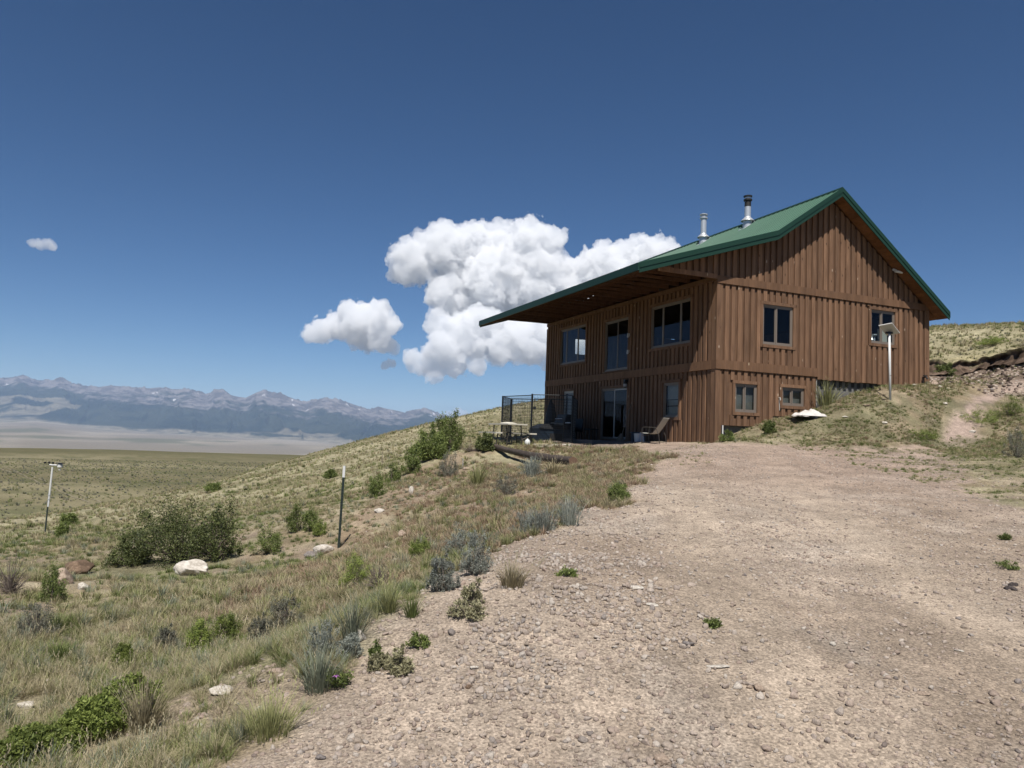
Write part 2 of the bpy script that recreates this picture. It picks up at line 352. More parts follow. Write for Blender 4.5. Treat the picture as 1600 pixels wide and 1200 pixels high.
def np_mesh(name, V, F, mats=(), attrs=None, smooth=True):
    me = bpy.data.meshes.new(name); V = np.asarray(V, np.float32); F = np.asarray(F, np.int32)
    k = F.shape[1]; me.vertices.add(len(V)); me.vertices.foreach_set('co', V.ravel())
    me.loops.add(F.size); me.loops.foreach_set('vertex_index', F.ravel())
    me.polygons.add(len(F)); me.polygons.foreach_set('loop_start', np.arange(0, F.size, k, dtype=np.int32)); me.polygons.foreach_set('loop_total', np.full(len(F), k, np.int32))
    if smooth: me.polygons.foreach_set('use_smooth', np.ones(len(F), bool))
    me.update(calc_edges=True)
    for nm, typ, arr in attrs or ():
        a = me.attributes.new(nm, typ, 'POINT')
        if typ == 'FLOAT_COLOR': a.data.foreach_set('color', np.asarray(arr, np.float32).ravel())
        elif typ == 'FLOAT_VECTOR': a.data.foreach_set('vector', np.asarray(arr, np.float32).ravel())
        else: a.data.foreach_set('value', arr)
    for m in mats: me.materials.append(m)
    return me

# ------------------------------------------------------------------ terrain
def polar_rows():
    r = [0.01]
    while r[-1] < 24000:
        q = r[-1]; k = 1.45 if q < .3 else 1.030 if q < 1.8 else 1.0115 if q < 45 else 1.02 if q < 120 else 1.035 if q < 3000 else 1.03
        r.append(q * k)
    return np.array(r)
def az_cols():
    inner = np.linspace(-46, 46, 620); out = np.linspace(46, 314, 110)[1:-1]
    return np.radians(np.concatenate([inner, out]))
def lerp(a, b, t): return a * (1 - t[:, None]) + b * t[:, None]
def C3(*c): return np.array(c, float)[None, :]
BANK = np.array([_hit_flat(*p) for p in [(1440,582),(1475,577),(1510,572),(1550,566),(1600,560),(1680,552)]])
TRAIL = np.array([at(px, py, 1)[:2] for px, py in [(0, 0)]])
def ground_color(x, y, z):
    r = np.hypot(x, y); az = np.arctan2(x, y); n = len(x)
    n1 = fbm(x / 3.1, y / 3.1, 4, 61); n2 = fbm(x / .45, y / .45, 4, 62); n3 = fbm(x / 14, y / 14, 4, 63); n4 = fbm(x / .9, y / .9, 4, 64)
    straw = lerp(C3(.25, .20, .13), C3(.37, .315, .215), sstep(.3, .7, n2))
    green = lerp(C3(.085, .105, .045), C3(.15, .165, .075), sstep(.3, .7, n2))
    soil = lerp(C3(.21, .155, .115), C3(.33, .255, .20), sstep(.3, .7, n4))
    col = lerp(straw, green, sstep(.47, .66, n1) * .45)
    col = lerp(col, soil, sstep(.58, .70, n4) * .6)
    # slope of the far side of the hollow and hill: paler dry bunch grass
    hill = lerp(C3(.25, .22, .13), C3(.38, .34, .22), sstep(.32, .68, fbm(x / 2.2, y / 2.2, 4, 66)))
    hill = lerp(hill, C3(.17, .165, .085), sstep(.56, .70, fbm(x / 1.1, y / 1.6, 4, 67)) * .6)
    col = lerp(col, hill, sstep(17, 26, r + (n3 - .5) * 10))
    # far plain below
    pl = lerp(C3(.17, .150, .082), C3(.26, .228, .135), sstep(.3, .7, fbm(x / 45, y / 18, 4, 68)))
    pl = lerp(pl, C3(.105, .11, .05), sstep(.52, .66, fbm(x / 9, y / 9, 4, 69)) * .6)
    pl = lerp(pl, C3(.085, .115, .045), sstep(.45, .62, fbm(x / 14, y / 10, 3, 70)) * (1 - sstep(92, 125, r)) * .9)
    pl = lerp(pl, C3(.125, .115, .055), sstep(330, 430, r) * .8)
    lo = np.interp(az, [-3.2, -.9, -.4, -.12, .1, .6, 1.2, 3.2], [60, 50, 46, 66, 90, 90, 70, 60])
    col = lerp(col, pl, sstep(0, 1, (r - lo * .98) / 12))
    # far pale valley floor
    va = lerp(C3(.24, .205, .15), C3(.33, .285, .215), sstep(.35, .65, fbm(x / 500, y / 1500, 4, 72)))
    va = lerp(va, C3(.14, .14, .08), sstep(.60, .68, fbm(x / 700, y / 1500, 4, 73)) * .8)
    col = lerp(col, va, sstep(520, 900, r))
    # brownish graded bank between drive and kennel
    px = 800 + FPX * x / np.maximum(y, .5)
    sd = poly_sd(DRV, x, y) if n < 2000 else np.where(r < 45, poly_sd(DRV, x, y), 50)
    tan = lerp(C3(.235, .175, .115), C3(.33, .255, .18), sstep(.3, .7, n2))
    inb = (x > -3.2) & (y > 9) & (y < 26) & (x < 4)
    col = np.where(inb[:, None], lerp(col, tan, sstep(.36, .56, n4) * .85), col)
    # fill round the house, cut bank and rubble
    a, b = to_house(x, y)
    mound = sstep(-6.5, -5.0, b) * (1 - sstep(-.1, .4, b)) * sstep(.2, 1.2, a) * (1 - sstep(16, 20, a))
    col = lerp(col, lerp(C3(.165, .145, .085), C3(.245, .21, .135), sstep(.3, .7, n2)), mound * .8); col = lerp(col, tan, mound * sstep(.50, .66, n4) * .6)
    bd = line_d(BANK, x, y); side = poly_sd(np.vstack([BANK, [[40, 60], [5, 60]]]), x, y)
    rub = (1 - sstep(1.2, 2.6, bd)) * (side > -.1)
    col = lerp(col, lerp(C3(.13, .095, .07), C3(.27, .21, .16), sstep(.3, .7, n4)), rub)
    col = lerp(col, C3(.09, .062, .044), (1 - sstep(.25, .8, bd + (n2 - .5) * .5)) * .7)
    # patio shade side is bare packed dirt
    pat = sstep(-3.2, -2.4, a) * (1 - sstep(-.2, .2, a)) * sstep(1.0, 3.0, b) * (1 - sstep(12, 13, b))
    col = lerp(col, C3(.24, .19, .15), pat)
    # drive
    dm = drive_mask(x, y)
    gr = lerp(C3(.325, .258, .196), C3(.415, .338, .265), sstep(.3, .7, fbm(x / 1.4, y / 2.4, 4, 81)))
    gr = lerp(gr, C3(.43, .365, .30), sstep(.60, .72, fbm(x / .8, y / 1.1, 3, 82)) * .5)
    trk = track_d(x, y); gr = lerp(gr, C3(.425, .345, .265), (1 - sstep(.2, .6, trk + (n4 - .5) * .6)) * .55)
    gr = lerp(gr, C3(.35, .255, .205), sstep(10, 18, r) * .5)
    col = lerp(col, gr, dm)
    pd = line_d(PATH_PTS, x, y); col = lerp(col, C3(.37, .285, .235), 1 - sstep(.15, .6, pd + (n4 - .5) * .9))
    mixr = sstep(8.0, 9.5, x) * (y > 9) * (y < 24) * sstep(.47, .58, fbm(x / .55, y / .55, 4, 83))
    mixr = mixr * (1 - sstep(0, 2.5, -sd - 0.0)) 
    col = lerp(col, C3(.12, .12, .065), mixr * .6)
    return np.clip(col * KA, .01, .9)
rows, cols = polar_rows(), az_cols(); nr, nc = len(rows), len(cols)
RR, AA = np.meshgrid(rows, cols, indexing='ij')
X = (RR * np.sin(AA)).ravel(); Y = (RR * np.cos(AA)).ravel(); Z = ground_z(X, Y)
GC = ground_color(X, Y, Z)
_i = np.arange(nr - 1)[:, None] * nc; _j = np.arange(nc)[None, :]; _j2 = (_j + 1) % nc
F = np.stack([_i + _j, _i + _j2, _i + nc + _j2, _i + nc + _j], -1).reshape(-1, 4)[:, ::-1]
gm, t, p = mat('ground'); p.inputs['Roughness'].default_value = .95; p.inputs['Specular IOR Level'].default_value = .1
at_ = N(t, 'ShaderNodeAttribute', attribute_name='gcol'); geo = N(t, 'ShaderNodeNewGeometry'); tcg = N(t, 'ShaderNodeTexCoord')
nA = N(t, 'ShaderNodeTexNoise', Scale=55.0, Detail=8.0, Roughness=.7); nB = N(t, 'ShaderNodeTexNoise', Scale=9.0, Detail=6.0, Roughness=.65); nC = N(t, 'ShaderNodeTexNoise', Scale=.35, Detail=9.0, Roughness=.7)
for q in (nA, nB, nC): L(t, tcg.outputs['Object'], q.inputs['Vector'])
def mr(t, src, a, b, c, d):
    m = N(t, 'ShaderNodeMapRange', clamp=True)
    for nm, v in (('From Min', a), ('From Max', b), ('To Min', c), ('To Max', d)): m.inputs[nm].default_value = v
    L(t, src, m.inputs['Value']); return m.outputs[0]
vo = N(t, 'ShaderNodeTexVoronoi', Scale=75.0); L(t, tcg.outputs['Object'], vo.inputs['Vector'])
wn = N(t, 'ShaderNodeTexWhiteNoise'); L(t, vo.outputs['Position'], wn.inputs['Vector'])
m1 = mr(t, nA.outputs[0], .3, .7, .62, 1.36); m2 = mr(t, nB.outputs[0], .3, .7, .84, 1.14); m3 = mr(t, nC.outputs[0], .3, .7, .91, 1.08); m4 = mr(t, wn.outputs['Value'], 0, 1, .68, 1.34)
ma = N(t, 'ShaderNodeMath', operation='MULTIPLY'); L(t, m1, ma.inputs[0]); L(t, m2, ma.inputs[1])
mb = N(t, 'ShaderNodeMath', operation='MULTIPLY'); L(t, ma.outputs[0], mb.inputs[0]); L(t, m3, mb.inputs[1])
mc = N(t, 'ShaderNodeMath', operation='MULTIPLY'); L(t, mb.outputs[0], mc.inputs[0]); L(t, m4, mc.inputs[1])
nD = N(t, 'ShaderNodeTexNoise', Scale=1.7, Detail=5.0, Roughness=.75); L(t, tcg.outputs['Object'], nD.inputs['Vector']); md_ = N(t, 'ShaderNodeMath', operation='MULTIPLY'); L(t, mc.outputs[0], md_.inputs[0]); L(t, mr(t, nD.outputs[0], .35, .65, .76, 1.22), md_.inputs[1])
sc = N(t, 'ShaderNodeVectorMath', operation='SCALE'); L(t, at_.outputs['Color'], sc.inputs[0]); L(t, md_.outputs[0], sc.inputs['Scale']); L(t, sc.outputs[0], p.inputs['Base Color'])
bp = N(t, 'ShaderNodeBump', Strength=.8, Distance=.012); L(t, nA.outputs[0], bp.inputs['Height'])
bp2 = N(t, 'ShaderNodeBump', Strength=.5, Distance=.02); L(t, nB.outputs[0], bp2.inputs['Height']); L(t, bp.outputs[0], bp2.inputs['Normal']); L(t, bp2.outputs[0], p.inputs['Normal'])
me = np_mesh('ground', np.stack([X, Y, Z], 1), F, [gm], [('gcol', 'FLOAT_COLOR', np.concatenate([GC, np.ones((len(GC), 1))], 1))])
# close the middle
ground = bpy.data.objects.new('ground', me); COL.objects.link(ground)
tag(ground, 'dry grass hillside running down to the wide pale valley', kind='structure')
del RR, AA, F

# the raw earth face of the cut bank, with the sod hanging over it
def earth_bank():
    P_ = []
    for i in range(len(BANK) - 1):
        n_ = max(2, int(np.hypot(*(BANK[i + 1] - BANK[i])) / .06))
        for k in range(n_): P_.append(BANK[i] + (BANK[i + 1] - BANK[i]) * k / n_)
    P_ = np.array(P_); T = np.gradient(P_, axis=0); T /= np.linalg.norm(T, axis=1)[:, None]; out = np.stack([T[:, 1], -T[:, 0]], 1)
    s_ = np.arange(len(P_)) * .06; gzv = ground_z(P_[:, 0], P_[:, 1]); rowsb = []
    wob = (fbm(s_ / 1.1, s_ * 0, 3, 141) - .5) * .35; ht = .16 + .42 * fbm(s_ / 1.4, s_ * 0 + 4, 3, 142)
    prof = [(.42, -.30), (.22, .02), (.10, .25), (.02, .5), (.0, .75), (.14, .95), (.10, 1.05), (-.25, 1.08), (-.7, .75), (-1.2, .0)]
    for q, (o, h) in enumerate(prof):
        d_ = o + wob + (fbm(s_ / .16, s_ * 0 + q * .9, 3, 143) - .5) * .20 * (q < 6); hh = h * ht + (fbm(s_ / .2, s_ * 0 + q, 2, 144) - .5) * .06
        x_ = P_[:, 0] + out[:, 0] * d_; y_ = P_[:, 1] + out[:, 1] * d_
        zz = gzv + hh if q < 8 else ground_z(x_, y_) + (.05 if q == 8 else -.12)
        rowsb.append(np.stack([x_, y_, zz], 1))
    n_ = len(P_); V = np.concatenate(rowsb); i = np.arange(len(prof) - 1)[:, None] * n_; j = np.arange(n_ - 1)[None, :]
    F = np.stack([i + j, i + j + 1, i + n_ + j + 1, i + n_ + j], -1).reshape(-1, 4)
    dk = fbm(V[:, 0] * 6, V[:, 1] * 6 + V[:, 2] * 5, 3, 145); c_ = lerp(C3(.05, .034, .024), C3(.14, .10, .075), sstep(.35, .65, dk))
    top_ = np.repeat(np.arange(len(prof)), n_) >= 5; c_ = lerp(c_, lerp(C3(.20, .18, .10), C3(.32, .28, .17), sstep(.3, .7, dk)), top_.astype(float))
    o = bpy.data.objects.new('earth_bank', np_mesh('earth_bank', V, F, [gm], [('gcol', 'FLOAT_COLOR', np.concatenate([c_, np.ones((len(c_), 1))], 1))])); COL.objects.link(o)
    tag(o, 'dark raw earth edge of the cut bank right of the house', kind='structure')
earth_bank()

# two-track trail across the plain
def strip(name, pts, half, off, lift, material, label):
    P_ = np.array(pts); seg = []
    for i in range(len(P_) - 1):
        k = 14
        for j in range(k): seg.append(P_[i] + (P_[i + 1] - P_[i]) * j / k)
    seg.append(P_[-1]); P_ = np.array(seg); V = []; F = []
    T = np.gradient(P_, axis=0); T /= np.linalg.norm(T, axis=1)[:, None]; Nn = np.stack([T[:, 1], -T[:, 0]], 1)
    for o in off:
        base = len(V)
        for k in range(len(P_)):
            for q in (-1, 0, 1):
                c = P_[k] + Nn[k] * (o + q * half * (0.8 + .4 * float(vnoise(k * .37, o)))); V.append((c[0], c[1], gz(c[0], c[1]) + lift))
        for k in range(len(P_) - 1):
            for q in (0, 1): a = base + k * 3 + q; F.append((a, a + 1, a + 4, a + 3))
    o = bpy.data.objects.new(name, np_mesh(name, V, F, [material])); COL.objects.link(o); return tag(o, label, kind='structure')
tp = []
for q in [(-60, 722), (0, 730), (47, 745), (77, 757), (112, 772), (150, 786)]:
    h = put(*q); tp.append((h.x, h.y))
M['trail'] = simple('trail_dirt', (.235, .20, .125), .95, 0, .2, 2)
strip('dirt_path', tp, .17, (-.75, .75), .06, M['trail'], 'two track dirt trail crossing the green plain below')

# ------------------------------------------------------------------ mountains
def mk_mountains():
    az = np.concatenate([np.radians(np.linspace(-46, 2, 1150)), np.radians(np.linspace(2, 60, 260))[1:]]); nt_ = 120
    tt = np.concatenate([np.linspace(-.04, 1, nt_ - 8), np.linspace(1.02, 1.35, 8)])
    T, A = np.meshgrid(tt, az, indexing='ij'); T = T.ravel(); A = A.ravel()
    rf = az_tab(FOOT, 2, A); zf = EYE - az_tab(FOOT, 1, A) / FPX * rf
    dep = 4200.0; r = rf + dep * T; rs = rf + dep
    # skyline is read in pixels above the horizon; cos of azimuth turns the pixel height into a true elevation
    px = 800 + FPX * np.tan(A); e = np.interp(px, [s[0] for s in SKYL], [s[1] for s in SKYL])
    zs = EYE + e / FPX * np.cos(A) * rs
    x = r * np.sin(A); y = r * np.cos(A)
    th = np.clip(T, 0, 1)
    u = A * 60
    spur = ridged(u * .35 + fbm(u * .4, T * 2.2, 3, 91) * 3.2, T * 1.3 + 3, 5, 92)          # spurs that run down from the crest
    fine = ridged(x / 420, y / 420, 5, 93); fin2 = ridged(x / 1300, y / 1300, 4, 94)
    prof = np.where(th < .55, .50 * (th / .55) ** 1.35, .50 + .5 * ((th - .55) / .45) ** 1.15)
    h = prof + (spur - .45) * .22 * np.sin(np.pi * np.clip(th, 0, 1)) ** .8 + (fin2 - .5) * .16 * th * (1 - th ** 6) + (fine - .5) * .085 * th * (1 - th ** 8)
    h = np.clip(h, -.02, 1.02)
    h = np.where(T > 1, 1 - (T - 1) * 1.4, h)
    zbase = zf - np.where(T < 0, 25, 0)
    z = zbase + (zs - zf) * h
    z = z + np.where((T > .80) & (T <= 1.0), ((ridged(x / 420, y / 420, 4, 97, .6) - .62) * 80 + (ridged(x / 110, y / 110, 3, 99, .6) - .6) * 45) * sstep(.8, .9, T), 0)
    z = np.minimum(z, EYE + (e + 1.0) / FPX * np.cos(A) * r * np.where(T > .3, 1, 1))
    rel = (z - zf) / (zs - zf)
    n1 = fbm(x / 380, y / 380, 4, 95); n2 = fbm(x / 1200, y / 1200, 4, 96); n3 = fbm(x / 120, y / 120, 3, 98)
    forest = lerp(C3(.018, .030, .022), C3(.040, .052, .036), sstep(.35, .65, n1))
    rock = lerp(C3(.115, .108, .108), C3(.235, .215, .21), sstep(.35, .65, n3))
    bare = lerp(C3(.20, .18, .13), C3(.28, .25, .185), sstep(.35, .65, n3))
    tl = .64 + (n2 - .5) * .55 + (spur - .5) * .10 + (n1 - .5) * .35
    col = lerp(forest, rock, sstep(-.06, .12, rel - tl + (n3 - .5) * .25))
    col = lerp(col, bare, sstep(.64, .70, n2) * (rel < .5) * (rel > .08) * .8)
    col = lerp(col, bare, (1 - sstep(.03, .075, rel + (n1 - .5) * .14)))
    snow = (n3 > .785) & (rel > .66) & (rel < .93) & (spur < .42) & (n1 > .48)
    col = np.where(snow[:, None], C3(.75, .76, .78), col)
    col = col * KA
    n = len(az); m = len(tt); i = np.arange(m - 1)[:, None] * n; j = np.arange(n - 1)[None, :]
    F = np.stack([i + j, i + j + 1, i + n + j + 1, i + n + j], -1).reshape(-1, 4)[:, ::-1]
    mm, t, p = mat('mountain'); p.inputs['Roughness'].default_value = 1; p.inputs['Specular IOR Level'].default_value = 0
    a_ = N(t, 'ShaderNodeAttribute', attribute_name='gcol'); tc = N(t, 'ShaderNodeTexCoord'); nn = N(t, 'ShaderNodeTexNoise', Scale=.012, Detail=9.0, Roughness=.7); L(t, tc.outputs['Object'], nn.inputs['Vector'])
    s_ = N(t, 'ShaderNodeVectorMath', operation='SCALE'); L(t, a_.outputs['Color'], s_.inputs[0]); L(t, mr(t, nn.outputs[0], .3, .7, .7, 1.3), s_.inputs['Scale']); L(t, s_.outputs[0], p.inputs['Base Color'])
    b_ = N(t, 'ShaderNodeBump', Strength=.9, Distance=40.0); L(t, nn.outputs[0], b_.inputs['Height']); L(t, b_.outputs[0], p.inputs['Normal'])
    me = np_mesh('mountains', np.stack([x, y, z], 1), F, [mm], [('gcol', 'FLOAT_COLOR', np.concatenate([col, np.ones((len(col), 1))], 1))])
    o = bpy.data.objects.new('mountains', me); COL.objects.link(o)
    tag(o, 'long blue mountain range with bare peaks above dark forest', kind='structure')
mk_mountains()

# ------------------------------------------------------------------ air
def box_obj(name, lo, hi, m):
    b = MB().box(lo[0], hi[0], lo[1], hi[1], lo[2], hi[2]); me = b.mesh(name); me.materials.append(m)
    o = bpy.data.objects.new(name, me); COL.objects.link(o); return o
hm, t, p = mat('haze'); t.nodes.remove(p); pv = N(t, 'ShaderNodeVolumePrincipled', Density=4.1e-5, Anisotropy=0.0); pv.inputs['Color'].default_value = (.48, .67, 1.0, 1)
L(t, pv.outputs[0], t.nodes['Material Output'].inputs['Volume'])
hz = box_obj('haze', (-24500, -24500, -240), (24500, 24500, 800), hm); tag(hz, 'thin pale air that fades the far valley and mountains', kind='stuff')

# ------------------------------------------------------------------ clouds (real volumes beyond the haze)
def cloud(name, blobs, D, vox, label, dens=.02, seed=0, depth=.8, flat=1.0, edge=1.25, group=None, dens_m=None, bias=0.06):
    Cs = []
    rnd = random.Random(seed)
    for bx, by, br in blobs:
        c = at(bx, by, D); rr = br * .93 / FPX * D
        c = c + np.array([0, rnd.uniform(-1, 1) * depth * rr, 0]); Cs.append((c, rr))
    P_ = np.array([c for c, r in Cs]); r_ = np.array([r for c, r in Cs])
    lo = (P_ - r_[:, None] * 1.25).min(0); hi = (P_ + r_[:, None] * 1.25).max(0); cen = (lo + hi) / 2
    lo -= cen; hi -= cen; res = np.maximum(8, ((hi - lo) / vox).astype(int))
    g = bpy.data.node_groups.new(name + '_nodes', 'GeometryNodeTree'); g.interface.new_socket('Geometry', in_out='OUTPUT', socket_type='NodeSocketGeometry')
    g.interface.new_socket('Geometry', in_out='INPUT', socket_type='NodeSocketGeometry')
    o_ = g.nodes.new('NodeGroupOutput'); pos = g.nodes.new('GeometryNodeInputPosition')
    def math_(op, a, b=None, c=None):
        n = g.nodes.new('ShaderNodeMath'); n.operation = op
        for i, v in enumerate((a, b, c)):
            if v is None: continue
            if isinstance(v, (int, float)): n.inputs[i].default_value = v
            else: g.links.new(v, n.inputs[i])
        return n.outputs[0]
    def noise(scale, det, rough, vec, off):
        n = g.nodes.new('ShaderNodeTexNoise'); n.inputs['Scale'].default_value = scale; n.inputs['Detail'].default_value = det; n.inputs['Roughness'].default_value = rough
        a = g.nodes.new('ShaderNodeVectorMath'); a.operation = 'ADD'; g.links.new(vec, a.inputs[0]); a.inputs[1].default_value = (off, off * 2, -off); g.links.new(a.outputs[0], n.inputs['Vector']); return n
    # billowy warp of the lookup position
    wn_ = noise(1 / 900.0 * (10000 / D if D > 10000 else 1), 3, .55, pos.outputs[0], seed * 713.0)
    sub = g.nodes.new('ShaderNodeVectorMath'); sub.operation = 'SUBTRACT'; g.links.new(wn_.outputs['Color'], sub.inputs[0]); sub.inputs[1].default_value = (.5, .5, .5)
    scl = g.nodes.new('ShaderNodeVectorMath'); scl.operation = 'SCALE'; g.links.new(sub.outputs[0], scl.inputs[0]); scl.inputs['Scale'].default_value = 620
    wp = g.nodes.new('ShaderNodeVectorMath'); wp.operation = 'ADD'; g.links.new(pos.outputs[0], wp.inputs[0]); g.links.new(scl.outputs[0], wp.inputs[1])
    acc = None
    for c, r in Cs:
        dn = g.nodes.new('ShaderNodeVectorMath'); dn.operation = 'DISTANCE'; g.links.new(wp.outputs[0], dn.inputs[0]); dn.inputs[1].default_value = tuple(c - cen)
        v = math_('MULTIPLY_ADD', dn.outputs['Value'], -1.0 / r, 1.0)
        v = math_('MULTIPLY', v, min(1.0, r / 700.0) * .6 + .4)
        acc = v if acc is None else math_('SMOOTH_MAX', acc, v, .12) if False else (v if acc is None else math_('MAXIMUM', acc, v))
    n1 = noise(1 / 460.0, 9, .70, pos.outputs[0], seed * 91.0 + 40)
    n0 = math_('MULTIPLY_ADD', n1.outputs[0], edge * 2, -edge)
    d = math_('ADD', math_('ADD', acc, n0), bias)
    d = math_('MULTIPLY', math_('MINIMUM', math_('MAXIMUM', math_('MULTIPLY_ADD', d, 3.0, .3), 0.0), 1.0), 1.0)
    vc = g.nodes.new('GeometryNodeVolumeCube'); g.links.new(d, vc.inputs['Density'])
    vc.inputs['Min'].default_value = tuple(lo); vc.inputs['Max'].default_value = tuple(hi)
    for i, k in enumerate(('Resolution X', 'Resolution Y', 'Resolution Z')): vc.inputs[k].default_value = int(res[i])
    vm = g.nodes.new('GeometryNodeVolumeToMesh'); g.links.new(vc.outputs[0], vm.inputs[0]); vm.inputs['Threshold'].default_value = .3
    ss = g.nodes.new('GeometryNodeSetShadeSmooth'); g.links.new(vm.outputs[0], ss.inputs[0]); g.links.new(ss.outputs[0], o_.inputs[0])
    tmp = bpy.data.objects.new('tmp', MB().box(lo[0], hi[0], lo[1], hi[1], lo[2], hi[2]).mesh('tmp')); COL.objects.link(tmp)
    md = tmp.modifiers.new('shape', 'NODES'); md.node_group = g
    dg = bpy.context.evaluated_depsgraph_get(); dg.update()
    me = bpy.data.meshes.new_from_object(tmp.evaluated_get(dg)); me.name = name
    bpy.data.objects.remove(tmp)
    print('CLOUD', name, len(me.vertices), len(me.polygons))
    me.materials.clear(); m_ = M['cloud'] if dens_m is None else thin_cloud(dens_m); me.materials.append(m_)
    o = bpy.data.objects.new(name, me); COL.objects.link(o); o.location = tuple(cen)
    return tag(o, label, 'cloud', group)
def thin_cloud(d):
    cm, t, p = mat('cloud'); t.nodes.remove(p); pv = N(t, 'ShaderNodeVolumePrincipled', Density=d, Anisotropy=0.0); pv.inputs['Color'].default_value = (.950, .955, .962, 1)
    L(t, pv.outputs[0], t.nodes['Material Output'].inputs['Volume']); return cm
M['cloud'] = thin_cloud(.0048)
if not globals().get('NO_CLOUDS'):
    big = [(645,412,34),(668,398,34),(700,388,40),(740,384,40),(782,384,40),(825,386,36),(856,386,28),(720,425,50),(775,440,55),(835,440,52),(890,435,46),(940,422,42),(985,410,40),(1022,402,34),(1050,398,28),(700,465,34),(745,485,42),(800,490,50),(860,500,50),(900,480,60),(960,470,60)]
    mid = [(686,506,24),(706,520,34),(735,520,44),(785,525,44),(835,528,44),(880,530,44),(690,548,26),(650,560,18),(680,566,24),(715,566,24),(742,570,18),(680,585,14),(662,570,14)]
    cloud('cloud', big, 21500, 36, 'biggest white cumulus cloud, rising behind the porch roof', seed=3, bias=.05)
    cloud('cloud', mid, 20000, 36, 'low ragged white cloud under the biggest one, beside the porch eave', seed=5, bias=.03)
    cloud('cloud', [(498,520,20),(522,512,25),(552,505,30),(580,498,32),(602,505,23),(618,502,12),(560,526,24),(592,530,22),(610,538,14),(575,540,14)], 21500, 36, 'separate white cloud left of the big ones, flat bottomed', seed=8)
    cloud('cloud', [(52,379,7),(62,380,8),(72,379,9),(82,384,6)], 20000, 24, 'tiny lone cloud puff high at far left', seed=11, dens_m=.0035)
    cloud('cloud', [(602,570,6),(611,567,6)], 22000, 24, 'faint small wisp under the separate left cloud', seed=13, dens_m=.007)
    cloud('cloud', [(716,645,9),(706,648,8),(727,648,8)], 34000, 40, 'small cloud peeping over the right end of the mountains', seed=15, dens_m=.003)

# ------------------------------------------------------------------ house
house = empty('house', (HX, HY, HB), 'brown board and batten house with green metal roof and deep porch overhang', 'house', rz=HTH)
AT_, AE, AK, AR_, AX = -2.2, -3.1057, 1.9044, 4.5326, 9.5017
ZE, ZK, ZR, ZX = 6.6443, 8.2754, 10.0709, 6.4529
OH = .4544; RT = .24                                   # rake overhang, roof build-up
def roof_top(a):
    return float(np.interp(a, [AE, AK, AR_, AX], [ZE, ZK, ZR, ZX]))
def under(a): return roof_top(a) - RT
def hb(mb, name, m, parent, **k): 
    o = mb.build(name, m, None, dz=HB, **k); o.parent = parent; return o
def P3(side, s, z, o):   # point on a wall: side g = gable (b=0), s = porch side (a=0); o is distance out of the wall
    return (s, -o, z) if side == 'g' else (-o, s, z) if side == 's' else (s, LEN + o, z) if side == 'n' else (WID + o, s, z)
def wbox(mb, side, s0, s1, z0, z1, o0, o1, zt0=None, zt1=None):
    zt0 = z1 if zt0 is None else zt0; zt1 = z1 if zt1 is None else zt1
    p = [P3(side, s0, z0, o0), P3(side, s1, z0, o0), P3(side, s1, z0, o1), P3(side, s0, z0, o1), P3(side, s0, zt0, o0), P3(side, s1, zt1, o0), P3(side, s1, zt1, o1), P3(side, s0, zt0, o1)]
    if side in 'ge': p = [p[3], p[2], p[1], p[0], p[7], p[6], p[5], p[4]] if side == 'g' else p
    return mb.hexa(p)
TR = .095
G_OPEN = [(1.75, 2.97, 4.76, 6.03), (6.34, 7.46, 5.17, 6.32), (.72, 1.57, 2.58, 3.46), (2.56, 3.46, 2.87, 3.45)]
S_OPEN = [(8.52, 10.91, 4.75, 6.30), (5.19, 6.96, 4.20, 6.15), (1.37, 3.71, 4.80, 6.27), (5.17, 7.12, 1.60, 3.54), (1.94, 2.86, 2.40, 3.56), (9.45, 10.40, 2.45, 3.58)]
rw = random.Random(4)
def g_bottom(a):
    if a < .27: return 1.3
    if a < 1.42: return 2.155
    if a < 2.25: return 1.3
    if a < 3.98: return 2.52
    if a < 7.75: return 3.80 + .0 * a
    return 3.45
def g_bands():   # (z0, z1, a-range) of each siding course
    return [('low', lambda a: g_bottom(a), lambda a: 3.86, 0, 3.98), ('mid', lambda a: ZM + .01 if a < 3.98 else g_bottom(a), lambda a: 6.50, 0, WID), ('top', lambda a: ZB, lambda a: under(a) - .01, AT_ + .03, WID)]
def split8(mb, name, m, parent):
    for i in range(0, len(mb.v), 8):
        q = MB().hexa(mb.v[i:i + 8]); hb(q, name, m, parent)
